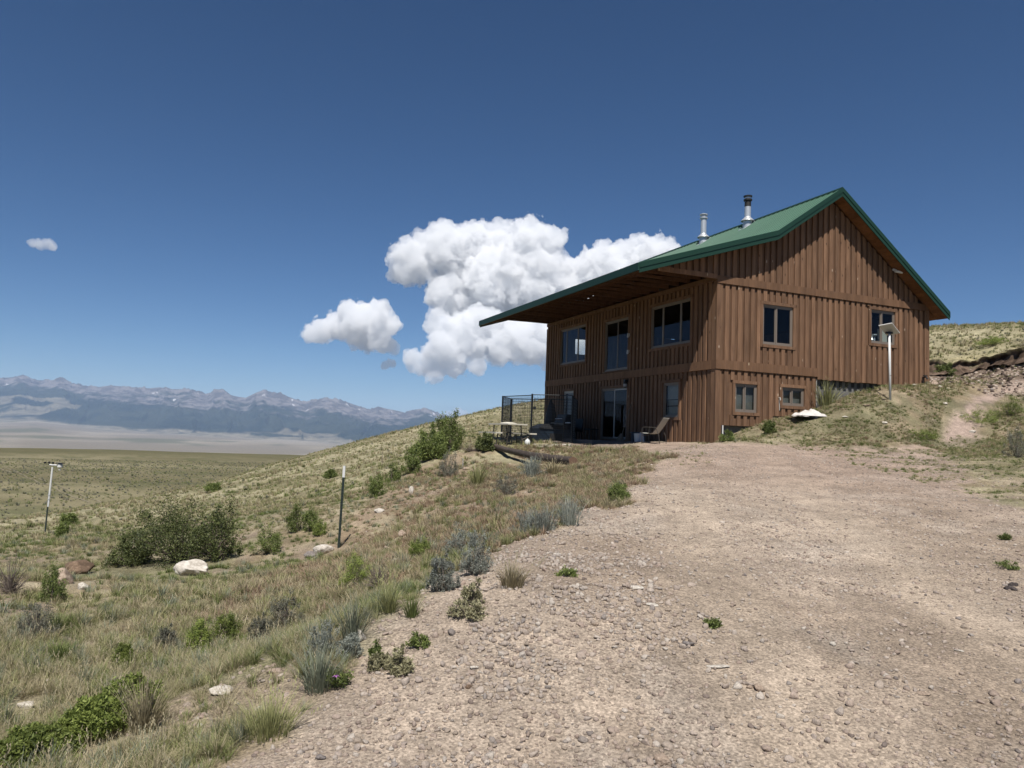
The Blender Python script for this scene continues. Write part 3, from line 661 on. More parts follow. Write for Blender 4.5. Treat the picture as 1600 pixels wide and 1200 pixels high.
def courses(side, opens, bands, mb_parent, m_bat, m_brd, length):
    for nm, zb_, zt_, s0, s1 in bands:
        n = max(1, round((s1 - s0) / .245)); wd = (s1 - s0) / n; off = 0
        edges = [s0 + i * wd for i in range(n + 1)]
        for i in range(n):
            c0, c1 = edges[i], edges[i + 1]
            # recessed board fills the bay, split at openings
            cuts = sorted({c0, c1} | {e for o in opens for e in (o[0], o[1]) if c0 < e < c1})
            mb = MB()
            for q0, q1 in zip(cuts[:-1], cuts[1:]):
                mid = (q0 + q1) / 2
                def segs(zb, zt):
                    S = [(zb, zt, True)]
                    for o in opens:
                        if o[0] - 1e-6 < mid < o[1] + 1e-6:
                            T = []
                            for a, b, top in S:
                                if o[3] <= a or o[2] >= b: T.append((a, b, top)); continue
                                if o[2] > a: T.append((a, o[2], False))
                                if o[3] < b: T.append((o[3], b, top))
                            S = T
                    return S
                zb = zb_(mid); t0, t1 = zt_(q0), zt_(q1)
                for a, b, top in segs(zb, max(t0, t1)):
                    j = rw.uniform(0, .012)
                    if top: 
                        if min(t0, t1) > a + .01: wbox(mb, side, q0, q1, a, b, -.068, -.045, t0, t1)
                    else: wbox(mb, side, q0, q1, a, b, -.068, -.045)
            split8(mb, 'board', m_brd, mb_parent)
            # proud batten board
            bw = .138 + rw.uniform(-.008, .008); cc = c0 + wd * .5 + rw.uniform(-.008, .008)
            b0, b1 = cc - bw / 2, cc + bw / 2
            mb = MB(); blk = []
            for o in opens:
                if b1 > o[0] - TR * .6 and b0 < o[1] + TR * .6: blk.append((o[2] - TR, o[3] + TR))
            zb = zb_(cc); t0, t1 = zt_(b0) - .004, zt_(b1) - .004; S = [(zb - rw.uniform(0, .03) * (nm != 'low'), max(t0, t1), True)]
            if nm == 'mid' and cc < 3.98 or nm == 'top' or side == 's' and nm != 'low': S = [(zb, max(t0, t1), True)]
            for k0, k1 in blk:
                T = []
                for a, b, top in S:
                    if k1 <= a or k0 >= b: T.append((a, b, top)); continue
                    if k0 > a + .02: T.append((a, k0, False))
                    if k1 < b - .02: T.append((k1, b, top))
                S = T
            pr = rw.uniform(-.004, .001)
            for a, b, top in S:
                if top and min(t0, t1) > a + .01: wbox(mb, side, b0, b1, a, b, -.0445, pr, t0, t1)
                elif not top: wbox(mb, side, b0, b1, a, b, -.0445, pr)
            split8(mb, 'batten', m_bat, mb_parent)
def sheath(name, side, xs, zb_, zt_, opens, m='interior'):
    mb = MB(); cuts = sorted(set(xs) | {e for o in opens for e in (o[0], o[1])})
    for q0, q1 in zip(cuts[:-1], cuts[1:]):
        mid = (q0 + q1) / 2; S = [(zb_(mid), None)]
        os_ = sorted([o for o in opens if o[0] < mid < o[1]], key=lambda o: o[2]); z = zb_(mid)
        for o in os_:
            if o[2] > z: wbox(mb, side, q0, q1, z, o[2], -.15, -.069)
            z = o[3]
        wbox(mb, side, q0, q1, z, 9, -.15, -.069, zt_(q0) - .01, zt_(q1) - .01)
    return hb(mb, name, m, house)
gw = sheath('gable_wall', 'g', [AT_ + .05, 0.05, .27, 1.42, 2.25, 3.98, AK, AR_, 7.75, WID - .16], lambda a: ZB + .02 if a < 0.05 else g_bottom(a) + .02, under, G_OPEN)
sw = sheath('porch_wall', 's', [.155, LEN - .155], lambda b: 1.25, lambda b: 6.72, S_OPEN)
def _b(q, pl):    # where a pixel ray meets the far end wall b = LEN
    d = ray(*q); n = HV; tt = (LEN - 0 + HX * n[0] + HY * n[1]) / (d[0] * n[0] + d[1] * n[1]); x, y, z = d[0] * tt, d[1] * tt, EYE + d[2] * tt
    return to_house(x, y)[0], z
o1 = (_b((897, 530), 0), _b((913, 555), 0)); o2 = (_b((1046, 521), 0), _b((1052.5, 531.5), 0))
N_OPEN = [(float(o1[0][0]), float(o1[1][0]), float(o1[1][1]), float(o1[0][1])), (float(o2[0][0]), float(o2[1][0]), float(o2[1][1]), float(o2[0][1]))]
print('N_OPEN', N_OPEN)
nw = sheath('end_wall', 'n', [.155, AK, AR_, WID - .16], lambda a: 1.3, lambda a: under(a), [o for o in N_OPEN if 0.2 < o[0] < o[1] < 8.8], 'siding')
tri = MB(); wbox(tri, 'n', AT_ + .05, 0.15, ZB + .01, 9, -.15, -.05, under(AT_ + .05) - .01, under(.15) - .01); hb(tri, 'porch_gable_end', 'siding', house)
mb = MB(); wbox(mb, 'e', .0, LEN, 3.2, under(WID) - .02, -.15, -.002); hb(mb, 'uphill_wall', 'siding', house)
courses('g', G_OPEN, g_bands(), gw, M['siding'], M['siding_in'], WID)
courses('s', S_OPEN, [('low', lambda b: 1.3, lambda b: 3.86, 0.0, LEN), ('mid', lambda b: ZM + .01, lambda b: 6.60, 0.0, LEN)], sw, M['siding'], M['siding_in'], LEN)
# belts, corner boards
mb = MB(); wbox(mb, 'g', -.032, WID + .0, 6.505, ZB, -.044, .032); hb(mb, 'belt_board', 'belt', gw)
mb = MB(); wbox(mb, 'g', -.036, 4.0, 3.862, ZM + .02, -.044, .034); hb(mb, 'belt_board', 'belt', gw)
mb = MB(); wbox(mb, 's', .0235, LEN, 3.860, ZM + .018, -.044, .032); hb(mb, 'belt_board', 'belt', sw)
mb = MB(); wbox(mb, 's', 0.023, LEN, 6.60, 6.74, -.044, .030); hb(mb, 'top_board', 'belt', sw)
for z0, z1 in ((1.25, 3.858), (ZM + .022, 6.503)):
    mb = MB(); wbox(mb, 'g', -.026, .125, z0, z1, -.044, .008); hb(mb, 'corner_board', 'siding', gw)
    mb = MB(); wbox(mb, 's', .024, .26, z0, z1, -.044, .010); hb(mb, 'corner_board', 'siding', sw)
    mb = MB(); wbox(mb, 's', LEN - .1, LEN + .02, z0, z1, -.044, .012); hb(mb, 'corner_board', 'siding', sw)
mb = MB(); wbox(mb, 'g', WID - .12, WID + .02, 3.45, 6.503, -.02, .011); hb(mb, 'corner_board', 'siding', gw)
mb = MB(); wbox(mb, 'g', AT_ + .02, -.034, ZB - .11, ZB + .035, -.03, .02); hb(mb, 'bottom_trim', 'belt', gw)
# foundation boards set back under the siding
mb = MB(); wbox(mb, 'g', .05, WID - .05, 1.0, 3.9, -.36, -.17); fo = hb(mb, 'foundation', 'concrete', house)
for k in range(15):   # notched framing rim above the foundation; near-black colour paints in the siding's shadow
    a0 = 4.02 + k * .27
    mb = MB(); wbox(mb, 'g', a0, a0 + .12, 3.60 + rw.uniform(-.03, .03), 3.80, -.168, -.150); hb(mb, 'shadowed_joist_end', 'soot', fo)
mb = MB(); wbox(mb, 'g', 3.985, 4.0, 2.5, 3.85, -.15, -.022); hb(mb, 'edge_strip', 'pale', gw)
mb = MB().tube([(.295, .03, 1.45), (.295, .03, 2.15)], .022, 8); hb(mb, 'drain_pipe', 'white', house)
# windows
def window(side, o, parent, kind='slider', splits=(.46,), frame='vinyl', cover=None):
    s0, s1, z0, z1 = o; f = MB(); T = .05
    wbox(f, side, s0, s1, z0, z0 + T, -.11, -.034); wbox(f, side, s0, s1, z1 - T, z1, -.11, -.034)
    wbox(f, side, s0, s0 + T, z0 + T, z1 - T, -.11, -.0345); wbox(f, side, s1 - T, s1, z0 + T, z1 - T, -.11, -.0345)
    nm = 'sliding_door' if kind == 'door' else 'window'
    w_ = hb(f, nm, frame, parent)
    cs = [s0 + T] + [s0 + (s1 - s0) * q for q in splits] + [s1 - T]
    for i, (c0, c1) in enumerate(zip(cs[:-1], cs[1:])):
        proud = .022 if (i == len(cs) - 2 and kind == 'slider' and side == 'g') or (kind == 'door' and i == 0) else 0
        q = MB(); t2 = .042; fo_, fi = -.062 + proud, -.095 + proud
        for (x0, x1, y0, y1) in ((c0, c1, z0 + T, z0 + T + t2), (c0, c1, z1 - T - t2, z1 - T), (c0, c0 + t2, z0 + T + t2, z1 - T - t2), (c1 - t2, c1, z0 + T + t2, z1 - T - t2)): wbox(q, side, x0, x1, y0, y1, fi, fo_)
        hb(q, 'sash', 'pale' if (cover == 'bright' and i == 0) else frame, w_)
        g_ = MB(); wbox(g_, side, c0 + t2, c1 - t2, z0 + T + t2, z1 - T - t2, -.084 + proud, -.078 + proud); hb(g_, 'pane', 'glass', w_)
    # wooden trim round it
    for (x0, x1, y0, y1, e) in ((s0 - TR, s1 + TR, z1, z1 + TR, .016), (s0 - TR, s1 + TR, z0 - TR, z0, .016), (s0 - TR, s0, z0, z1, .012), (s1, s1 + TR, z0, z1, .012)):
        if kind == 'door' and y1 <= z0 + .01 and y0 < z0: y0 = z0 - .05
        q = MB(); wbox(q, side, x0, x1, y0, y1, -.066, e); hb(q, 'trim_board', 'siding', w_)
    return w_
GW = [window('g', o, house) for o in G_OPEN]
SWs = [window('s', S_OPEN[0], house, 'triple', (.33, .77)), window('s', S_OPEN[1], house, 'door', (.47,)), window('s', S_OPEN[2], house, 'triple', (.265, .705)),
       window('s', S_OPEN[3], house, 'door', (.5,), 'vinyl', 'bright'), window('s', S_OPEN[4], house, 'single', ()), window('s', S_OPEN[5], house, 'single', (), 'pale')]
M['shade'] = simple('window_shade', (.40, .40, .40), .8, 0, .05, 3)
# roller shade with two dark bars behind the low right window, pale sheet behind the one in the kennel corner
mb = MB(); wbox(mb, 's', 1.98, 2.82, 2.46, 3.50, -.19, -.18); hb(mb, 'shade', 'shade', SWs[4])
for z in (2.98, 2.77): 
    mb = MB(); wbox(mb, 's', 1.99, 2.81, z, z + .03, -.172, -.165); hb(mb, 'shade_bar', 'soot', SWs[4])
mb = MB(); wbox(mb, 's', 9.5, 10.3, 2.5, 3.5, -.19, -.18); hb(mb, 'shade', 'shade', SWs[5])
# half-drawn shade in the low gable window
mb = MB(); wbox(mb, 'g', 1.16, 1.42, 2.62, 3.42, -.20, -.19); hb(mb, 'shade', 'shade', GW[2])
mb = MB(); wbox(mb, 'g', 6.9, 7.3, 5.25, 5.72, -.24, -.2); hb(mb, 'towel', 'cloth_grey', GW[1])
mb = MB(); mb.lathe((6.66, .26, 5.27), [(.05, 0), (.07, .05), (.03, .12), (.035, .2)], 10); mb.lathe((6.8, .28, 5.27), [(.03, 0), (.03, .16), (.09, .22), (.09, .26)], 10); hb(mb, 'tap_and_pots', 'steel', GW[1])
# floors, ceiling and a partition inside
M['floor_in'] = simple('floor_inside', (.16, .11, .07), .6, 0, .2, 4)
mb = MB().box(.15, WID - .16, .16, LEN - .16, 3.84, 4.08); hb(mb, 'upper_floor', 'floor_in', house)
mb = MB().box(.15, WID - .3, .4, LEN - .16, 1.40, 1.56); hb(mb, 'lower_floor', 'floor_in', house)
mb = MB().box(.15, WID - .16, .16, LEN - .16, 6.6, 6.7); hb(mb, 'ceiling', 'interior', house)
mb = MB().box(.3, WID - .3, 4.6, 4.7, 1.56, 3.83).box(5.2, 5.3, .3, 11.6, 1.56, 3.83); hb(mb, 'partition', 'interior', house)
# roof: panels with raised ribs
roof = MB()
b0, b1 = -OH, LEN + OH
def slab(a0, z0, a1, z1, th, bb0, bb1, top=0.0):
    return [(a0, bb0, z0 - th), (a1, bb0, z1 - th), (a1, bb1, z1 - th), (a0, bb1, z0 - th), (a0, bb0, z0 - top), (a1, bb0, z1 - top), (a1, bb1, z1 - top), (a0, bb1, z0 - top)]
for (a0, z0, a1, z1) in ((AE, ZE, AK, ZK), (AK, ZK, AR_, ZR), (AR_, ZR, AX, ZX)):
    roof.hexa(slab(a0, z0, a1, z1, .13, b0 + .03, b1 - .03, .03))
rf = hb(roof, 'roof', 'joist', house)
npn = 14; pw = (b1 - b0) / npn
for (a0, z0, a1, z1) in ((AE - .04, ZE - .013, AK, ZK), (AK, ZK, AR_, ZR), (AR_, ZR, AX + .04, ZX - .03)):
    for i in range(npn):
        p0 = b0 + i * pw; p1 = p0 + pw; mb = MB()
        mb.hexa(slab(a0, z0, a1, z1, .028, p0 + .001, p1 - .001, .008))
        for k in range(4):
            c = p0 + .03 + k * pw / 4; h_ = .030
            mb.hexa([(a0, c - .028, z0 - .009), (a1, c - .028, z1 - .009), (a1, c + .028, z1 - .009), (a0, c + .028, z0 - .009), (a0, c - .010, z0 + h_), (a1, c - .010, z1 + h_), (a1, c + .010, z1 + h_), (a0, c + .010, z0 + h_)])
        hb(mb, 'roof_panel', 'roof', rf)
mb = MB()
for s_, a1, z1 in ((-1, AR_ - .17, ZR - .116 + .036), (1, AR_ + .17, ZR - .124 + .036)): mb.hexa([(AR_, b0 - .01, ZR + .03), (a1, b0 - .01, z1), (a1, b1 + .01, z1), (AR_, b1 + .01, ZR + .03), (AR_, b0 - .01, ZR + .042), (a1, b0 - .01, z1 + .012), (a1, b1 + .01, z1 + .012), (AR_, b1 + .01, ZR + .042)])
hb(mb, 'ridge_cap', 'trim', rf)
# rake trim in two steps, both ends
for bb, sg in ((b0, -1), (b1, 1)):
    for (a0, z0, a1, z1) in ((AE, ZE, AK, ZK), (AK, ZK, AR_, ZR), (AR_, ZR, AX, ZX)):
        mb = MB(); d = .028
        y0, y1 = sorted((bb, bb + sg * .045)); mb.hexa(slab(a0, z0, a1, z1, .135, y0, y1, -.02))
        hb(mb, 'rake_flashing', 'trim', rf)
        mb = MB(); y0, y1 = sorted((bb, bb + sg * .026)); mb.hexa(slab(a0, z0, a1, z1, .275, y0, y1, .137))
        hb(mb, 'rake_board', 'trim', rf)
        mb = MB(); y0, y1 = sorted((bb + sg * .027, bb + sg * .034)); mb.hexa(slab(a0, z0, a1, z1, .150, y0, y1, .136)); hb(mb, 'drip_edge', 'trim_light', rf) if False else None
mb = MB().box(AE - .05, AE, b0 - .03, b1 + .03, ZE - .21, ZE + .01); hb(mb, 'eave_fascia', 'trim', rf)
mb = MB().box(AX, AX + .03, b0 - .03, b1 + .03, ZX - .20, ZX - .0); hb(mb, 'eave_fascia', 'trim', rf)
# soffits: short boards under the rakes
def soffit_run(a0, a1, n, bb0, bb1):
    for i in range(n):
        q0 = a0 + (a1 - a0) * i / n; q1 = a0 + (a1 - a0) * (i + 1) / n - .006
        z0, z1 = roof_top(q0) - .215, roof_top(q1) - .215
        mb = MB(); mb.hexa([(q0, bb0, z0), (q1, bb0, z1), (q1, bb1, z1), (q0, bb1, z0), (q0, bb0, z0 + .02), (q1, bb0, z1 + .02), (q1, bb1, z1 + .02), (q0, bb1, z0 + .02)]); hb(mb, 'soffit_board', 'soffit', rf)
soffit_run(AR_, AX, 36, b0 + .002, -.002); soffit_run(AK, AR_, 18, b0 + .002, -.002); soffit_run(AT_, AK, 26, b0 + .002, -.034)
soffit_run(AE, AX, 24, LEN + .002, b1 - .002)
mb = MB().hexa([(WID + .002, 0, under(WID) - .05), (AX, 0, ZX - .2), (AX, LEN, ZX - .2), (WID + .002, LEN, under(WID) - .05), (WID + .002, 0, under(WID) - .03), (AX, 0, ZX - .18), (AX, LEN, ZX - .18), (WID + .002, LEN, under(WID) - .03)]); hb(mb, 'eave_soffit', 'soffit', rf)
# porch joists
for i in range(21):
    b = .25 + i * (LEN - .5) / 20; mb = MB()
    mb.hexa([(AT_ + .0, b - .02, ZB + .005), (-.035, b - .02, ZB + .005), (-.035, b + .02, ZB + .005), (AT_ + .0, b + .02, ZB + .005), (AT_, b - .02, roof_top(AT_) - .135), (-.035, b - .02, ZB + .15), (-.035, b + .02, ZB + .15), (AT_, b + .02, roof_top(AT_) - .135)])
    mb.hexa([(AE + .002, b - .021, ZE - .20), (AT_ + .1, b - .021, ZB + .003), (AT_ + .1, b + .021, ZB + .003), (AE + .002, b + .021, ZE - .20), (AE + .002, b - .021, ZE - .135), (AT_ + .1, b - .021, roof_top(AT_ + .1) - .134), (AT_ + .1, b + .021, roof_top(AT_ + .1) - .134), (AE + .002, b + .021, ZE - .135)])
    hb(mb, 'joist', 'joist', house)
    mb = MB(); mb.hexa(slab(AT_ + .11, roof_top(AT_ + .11), -.035, roof_top(-.035), .24, b - .06, b - .025, .132)); hb(mb, 'rafter', 'joist', house)
# chimneys
def chimney(a, b, sooty):
    z = roof_top(a)
    m_ = MB(); m_.tube([(a, b, z - .1), (a, b, z + 1.08)], .115, 16)
    c = hb(m_, 'chimney', 'steel', house, smooth=False)
    m_ = MB(); m_.lathe((a, b, z), [(.17, -.12), (.17, .17), (.171, .175)], 18); hb(m_, 'flashing_collar', 'steel', c)
    m_ = MB(); m_.hexa(slab(a - .28, roof_top(a - .28) + .03, a + .22, roof_top(a + .22) + .03, .03, b - .2, b + .2, .015)); hb(m_, 'flashing_plate', 'steel', c)
    m_ = MB(); m_.lathe((a, b, z), [(.25, .17), (.245, .185), (.13, .30), (.117, .33)], 20); hb(m_, 'storm_collar', 'steel', c)
    cm_ = 'soot' if sooty else 'steel'
    m_ = MB(); m_.lathe((a, b, z + 1.0), [(.117, -.06), (.155, -.05), (.16, 0), (.12, .02), (.1, .03)], 18); hb(m_, 'cap_ring', cm_, c)
    m_ = MB()
    for k in range(6): an = k * math.pi / 3; m_.tube([(a + .085 * math.cos(an), b + .085 * math.sin(an), z + 1.02), (a + .085 * math.cos(an), b + .085 * math.sin(an), z + 1.12)], .008, 5)
    hb(m_, 'cap_strut', cm_, c)
    m_ = MB(); m_.lathe((a, b, z + 1.10), [(.16, 0), (.162, .035), (.09, .06), (.02, .07)], 18); hb(m_, 'cap', 'steel' if not sooty else 'soot', c)
    if sooty:
        m_ = MB(); m_.tube([(a, b, z + .72), (a, b, z + 1.0)], .1165, 16, False); hb(m_, 'soot_band', 'soot', c)
chimney(4.08, 6.29, False); chimney(4.08, 3.61, True)
# wall lamp, hooks, camera, tap
c_ = MB(); c_.box(-.16, -.02, 5.06, 5.16, 3.72, 3.80).lathe((-.12, 5.11, 3.50), [(.045, 0), (.06, .03), (.075, .2), (.03, .25)], 10); l_ = hb(c_, 'wall_lamp', 'black', house)
c_ = MB().lathe((-.12, 5.11, 3.53), [(.04, 0), (.066, .01), (.07, .12), (.04, .13)], 10); hb(c_, 'lamp_glass', 'shade', l_)
for z in (5.40, 4.79):
    c_ = MB().box(-.10, -.02, 5.03, 5.09, z, z + .10).box(-.12, -.07, 5.0, 5.07, z - .05, z + .01); hb(c_, 'wall_hook', 'pale', house)
c_ = MB(); c_.tube([(7.34, -.09, 7.72), (7.56, -.20, 7.68)], .045, 12); sc_ = hb(c_, 'security_camera', 'white', house)
c_ = MB(); c_.tube([(7.35, 0, 7.80), (7.37, -.10, 7.74)], .045, 10); hb(c_, 'mount', 'white', sc_)
c_ = MB(); c_.tube([(7.56, -.20, 7.68), (7.565, -.203, 7.679)], .032, 12); hb(c_, 'lens', 'black', sc_)
c_ = MB(); c_.tube([(8.75, -.02, 3.7), (8.75, -.05, 4.12)], .02, 8).tube([(8.75, -.02, 4.15), (8.75, -.16, 4.16), (8.77, -.2, 4.08)], .03, 8).box(8.66, 8.84, -.14, -.1, 4.19, 4.22); hb(c_, 'garden_tap', 'soot', house)
c_ = MB().tube([(2.42, -.01, 3.1), (2.42, -.06, 3.1), (2.42, -.07, 3.02)], .02, 8).tube([(2.42, -.01, 3.1), (2.44, -.02, 2.7)], .012, 6); hb(c_, 'hose_outlet', 'pale', house)

# ------------------------------------------------------------------ kennel
def on(x, y, dz=0): return Vector((x, y, gz(x, y) + dz))
M['wire'] = M['black']
kz = 1.29
KP = [tuple(at(829, 690, 27.6)[:2]), tuple(at(783, 690, 29.3)[:2]), tuple(at(797, 690, 31.0)[:2]), tuple(at(900, 690, 30.0)[:2]), tuple(at(893, 690, 27.2)[:2])]
kn = empty('dog_kennel', (KP[0][0], KP[0][1], kz), 'tall black wire dog kennel standing in front of the porch wall', 'kennel')
KC = Vector((KP[0][0], KP[0][1], kz))
def kb(mb, name, m, parent): 
    mb.v = [(x - KC.x, y - KC.y, z - KC.z) for x, y, z in mb.v]; return mb.build(name, m, parent)
KH = 1.84
for i in range(5):
    p, q = Vector((*KP[i], kz)), Vector((*KP[(i + 1) % 5], kz)); d = (q - p).normalized(); ln = (q - p).length
    p = p + d * .03; q = q - d * .03; ln -= .06
    mb = MB(); zt = KH - (.02 if i != 4 else 0)
    for z in (.06, zt): mb.tube([p + Vector((0, 0, z)), q + Vector((0, 0, z))], .016, 6)
    for e in (p, q): mb.tube([e + Vector((0, 0, .02)), e + Vector((0, 0, zt))], .018, 6)
    pan = kb(mb, 'kennel_panel', 'black', kn)
    mb = MB(); nv = int(ln / .055)
    for k in range(1, nv): a = p + d * ln * k / nv; mb.tube([a + Vector((0, 0, .06)), a + Vector((0, 0, zt))], .0045, 3, False)
    z = .06
    while z < zt:
        mb.tube([p + Vector((0, 0, z)), q + Vector((0, 0, z))], .0045, 3, False); z += .075 if z < .8 else .13
    m_ = kb(mb, 'wire_mesh', 'black', pan); m_['kind'] = 'stuff'
for i, (x, y) in enumerate(KP):
    mb = MB(); mb.tube([(x, y, kz - .1), (x, y, kz + KH + (.03 if i == 0 else 0))], .032 if i not in (2,) else .05, 8); kb(mb, 'kennel_post', 'black', kn)
p, q = Vector((*KP[4], kz)), Vector((*KP[0], kz)); d = (q - p).normalized(); nrm = Vector((-d.y, d.x, 0))
if nrm.y > 0: nrm = -nrm
mb = MB(); g0, g1 = p + d * .3 + nrm * .05, q - d * .1 + nrm * .05
mb.tube([g0 + Vector((0, 0, .12)), g0 + Vector((0, 0, KH - .15)), g1 + Vector((0, 0, KH - .15)), g1 + Vector((0, 0, .12)), g0 + Vector((0, 0, .12))], .014, 6); kb(mb, 'kennel_gate', 'black', kn)
mb = MB(); mb.obox(g1 + Vector((.02, -.01, 1.35)), (.05, 0, 0), (0, .02, 0), (0, 0, .05)); kb(mb, 'gate_latch', 'black', kn)
def thing1(mb, name, m, base, label, cat, group=None, smooth=False, **k):
    mb.v = [(x - base[0], y - base[1], z - base[2]) for x, y, z in mb.v]
    o = mb.build(name, m, None, smooth=smooth); o.location = base; return tag(o, label, cat, group, **k)
# blue-black dog house inside the kennel
c0 = at(862, 690, 28.9); B = Vector((c0[0], c0[1], kz))
dh = empty('dog_house', tuple(B), 'low dark blue plastic dog house inside the wire kennel', 'dog house', rz=HTH)
mb = MB().box(-.75, .75, -.45, .45, 0, .62); mb.build('body', 'blue_dark', dh)
mb = MB().hexa([(-.8, -.5, .62), (.8, -.5, .62), (.8, .5, .62), (-.8, .5, .62), (-.45, -.2, .80), (.8, -.2, .80), (.8, .3, .80), (-.45, .3, .80)]); mb.build('lid', 'dark_plastic', dh)
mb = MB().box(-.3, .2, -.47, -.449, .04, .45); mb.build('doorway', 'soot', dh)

# ------------------------------------------------------------------ picnic table
pc = at(792, 690, 27.0); pz = gz(pc[0], pc[1])
pt = empty('picnic_table', (pc[0], pc[1], pz), 'white topped folding picnic table with attached benches beside the kennel', 'picnic table', rz=R(24))
M['cream'] = simple('cream_plastic', (.62, .58, .48), .5, 0, .08, 5)
TZ = 2.02 - pz
mb = MB().box(-.37, .37, -.9, .9, TZ - .045, TZ); mb.build('tabletop', 'cream', pt)
mb = MB().lathe((-.05, -.2, TZ), [(.30, 0), (.28, .03), (.12, .055), (.0, .06)], 14); mb.build('folded_cloth', 'cream', pt)
for s in (-1, 1):
    mb = MB().box(s * .66 - .13, s * .66 + .13, -.8, .8, TZ - .36, TZ - .31); mb.build('bench', 'cream', pt)
for y in (-.65, .65):
    for s in (-1, 1):
        mb = MB().tube([(s * .24, y, TZ - .05), (s * .30, y, -.25)], .02, 6); mb.build('table_leg', 'bronze', pt)
        mb = MB().tube([(s * .64, y, TZ - .36), (s * .72, y, -.25)], .022, 6); mb.build('bench_leg', 'bronze', pt)
        mb = MB().tube([(s * .26, y, TZ - .30), (s * .66, y, TZ - .37)], .018, 6); mb.build('brace', 'bronze', pt)
        mb = MB().tube([(s * .28, y, TZ - .55), (s * .64, y, TZ - .40)], .014, 6); mb.build('brace', 'bronze', pt)
# white jug by the table
j = put(824, 696); jz = gz(j[0], j[1])
thing1(MB().lathe((j[0], j[1], jz), [(.07, 0), (.095, .03), (.10, .14), (.065, .20), (.028, .215), (.028, .24)], 14), 'water_jug', 'white', (j[0], j[1], jz), 'small round white jug on the ground by the picnic bench', 'jug', smooth=True)

# ------------------------------------------------------------------ lounge chair by the porch wall
ch = Vector(HW(-.95, 1.75, 0)); ch.z = gz(ch.x, ch.y)
lc = empty('sling_chair', tuple(ch), 'grey sling patio chair with bronze frame beside the low window', 'chair', rz=HTH - R(62)); lc.scale = (.84, .84, .84)
# chair faces -x of the local frame: seat rises from back
def sl(pts, wdt, name, m):
    V = MB()
    for (x0, z0), (x1, z1) in zip(pts[:-1], pts[1:]):
        V.hexa([(x0, -wdt, z0 - .008), (x1, -wdt, z1 - .008), (x1, wdt, z1 - .008), (x0, wdt, z0 - .008), (x0, -wdt, z0 + .008), (x1, -wdt, z1 + .008), (x1, wdt, z1 + .008), (x0, wdt, z0 + .008)])
    return V.build(name, m, lc)
sl([(-.02, .40), (-.2, .37), (-.38, .37), (-.52, .40)][::-1], .24, 'seat', 'cloth_grey')
sl([(-.02, .40), (.13, .58), (.27, .76), (.37, .92), (.41, .98)], .24, 'backrest', 'cloth_grey')
for s in (-1, 1):
    y = s * .26
    MB().tube([(-.54, y, .42), (-.38, y, .37), (-.2, y, .37), (-.02, y, .40), (.15, y, .60), (.29, y, .80), (.42, y, .99)], .014, 8).build('side_rail', 'bronze', lc)
    MB().tube([(-.46, y, 0), (-.46, y, .56), (-.40, y, .62), (-.05, y, .62), (.10, y, .60)], .013, 8).build('armrest', 'bronze', lc)
    MB().tube([(.12, y, .62), (.26, y, .3), (.30, y, 0)], .013, 8).build('leg', 'bronze', lc)
MB().tube([(-.46, -.26, .3), (-.46, .26, .3)], .010, 6).build('crossbar', 'bronze', lc)
# bucket with a cloth, broom, grill and clutter under the porch
b_ = Vector(HW(-.75, 3.15)); b_.z = gz(b_.x, b_.y)
bk = empty('bucket', tuple(b_), 'pale grey bucket with a cloth over its rim, left of the patio chair', 'bucket')
MB().lathe((0, 0, 0), [(.11, 0), (.14, .28), (.15, .29), (.13, .28), (.12, .26)], 16).build('pail', 'steel', bk)
M['rag'] = simple('rag', (.50, .52, .56), .9, 0, .2, 12)
def crumple(name, w, d, h, m, parent, seed, n=22, fn=None):
    V = []; F = []; 
    for i in range(n):
        for k in range(n):
            u, v = i / (n - 1) * 2 - 1, k / (n - 1) * 2 - 1
            e = max(0, 1 - (abs(u) ** 2.2 + abs(v) ** 2.2)) ** .8
            hh = h * e * max(.04, 3.4 * float(fbm(u * 1.5 + seed, v * 1.7 + 3, 3, seed)) - 1.05) + h * .25 * (float(ridged(u * 3 + seed, v * 3, 2, seed)) - .5) * (e > 0)
            V.append((u * w / 2 * (1 + .1 * float(vnoise(v * 3, seed))), v * d / 2 * (1 + .15 * float(vnoise(u * 3, seed + 4))), max(hh, -.01)))
    for i in range(n - 1):
        for k in range(n - 1): a = i * n + k; F.append((a, a + n, a + n + 1, a + 1))
    mesh = np_mesh(name, V, F, [M[m]]); o = bpy.data.objects.new(name, mesh); COL.objects.link(o); o.parent = parent; return o
MB().hexa([(.02, -.17, .02), (.20, -.16, 0), (.19, -.13, 0), (.03, -.13, .02), (.05, -.15, .30), (.15, -.14, .33), (.13, -.04, .34), (.05, -.04, .31)]).build('cloth', 'rag', bk)
b2 = Vector(HW(-.45, 3.6)); b2.z = gz(b2.x, b2.y)
thing1(MB().box(b2.x - .22, b2.x + .22, b2.y - .18, b2.y + .18, b2.z, b2.z + .30).box(b2.x - .26, b2.x + .26, b2.y - .22, b2.y + .22, b2.z + .30, b2.z + .33), 'storage_bin', 'blue_dark', tuple(b2), 'low dark lidded bin against the wall behind the bucket', 'bin')
b3 = Vector(HW(-.16, 4.75)); b3.z = gz(b3.x, b3.y)
br = empty('broom', tuple(b3), 'broom leaning on the wall right of the lower sliding door', 'broom', rz=HTH)
MB().tube([(-.25, 0, .25), (.10, 0, 1.35)], .014, 6).build('handle', 'timber', br)
MB().hexa([(-.42, -.18, 0), (-.26, -.18, 0), (-.26, .18, 0), (-.42, .18, 0), (-.29, -.05, .28), (-.24, -.05, .28), (-.24, .05, .28), (-.29, .05, .28)]).build('bristles', 'timber', br)
g_ = Vector(HW(-.9, 8.3)); g_.z = gz(g_.x, g_.y)
gr = empty('barbecue_grill', tuple(g_), 'black covered barbecue grill in the porch shade beside the kennel', 'grill', rz=HTH)
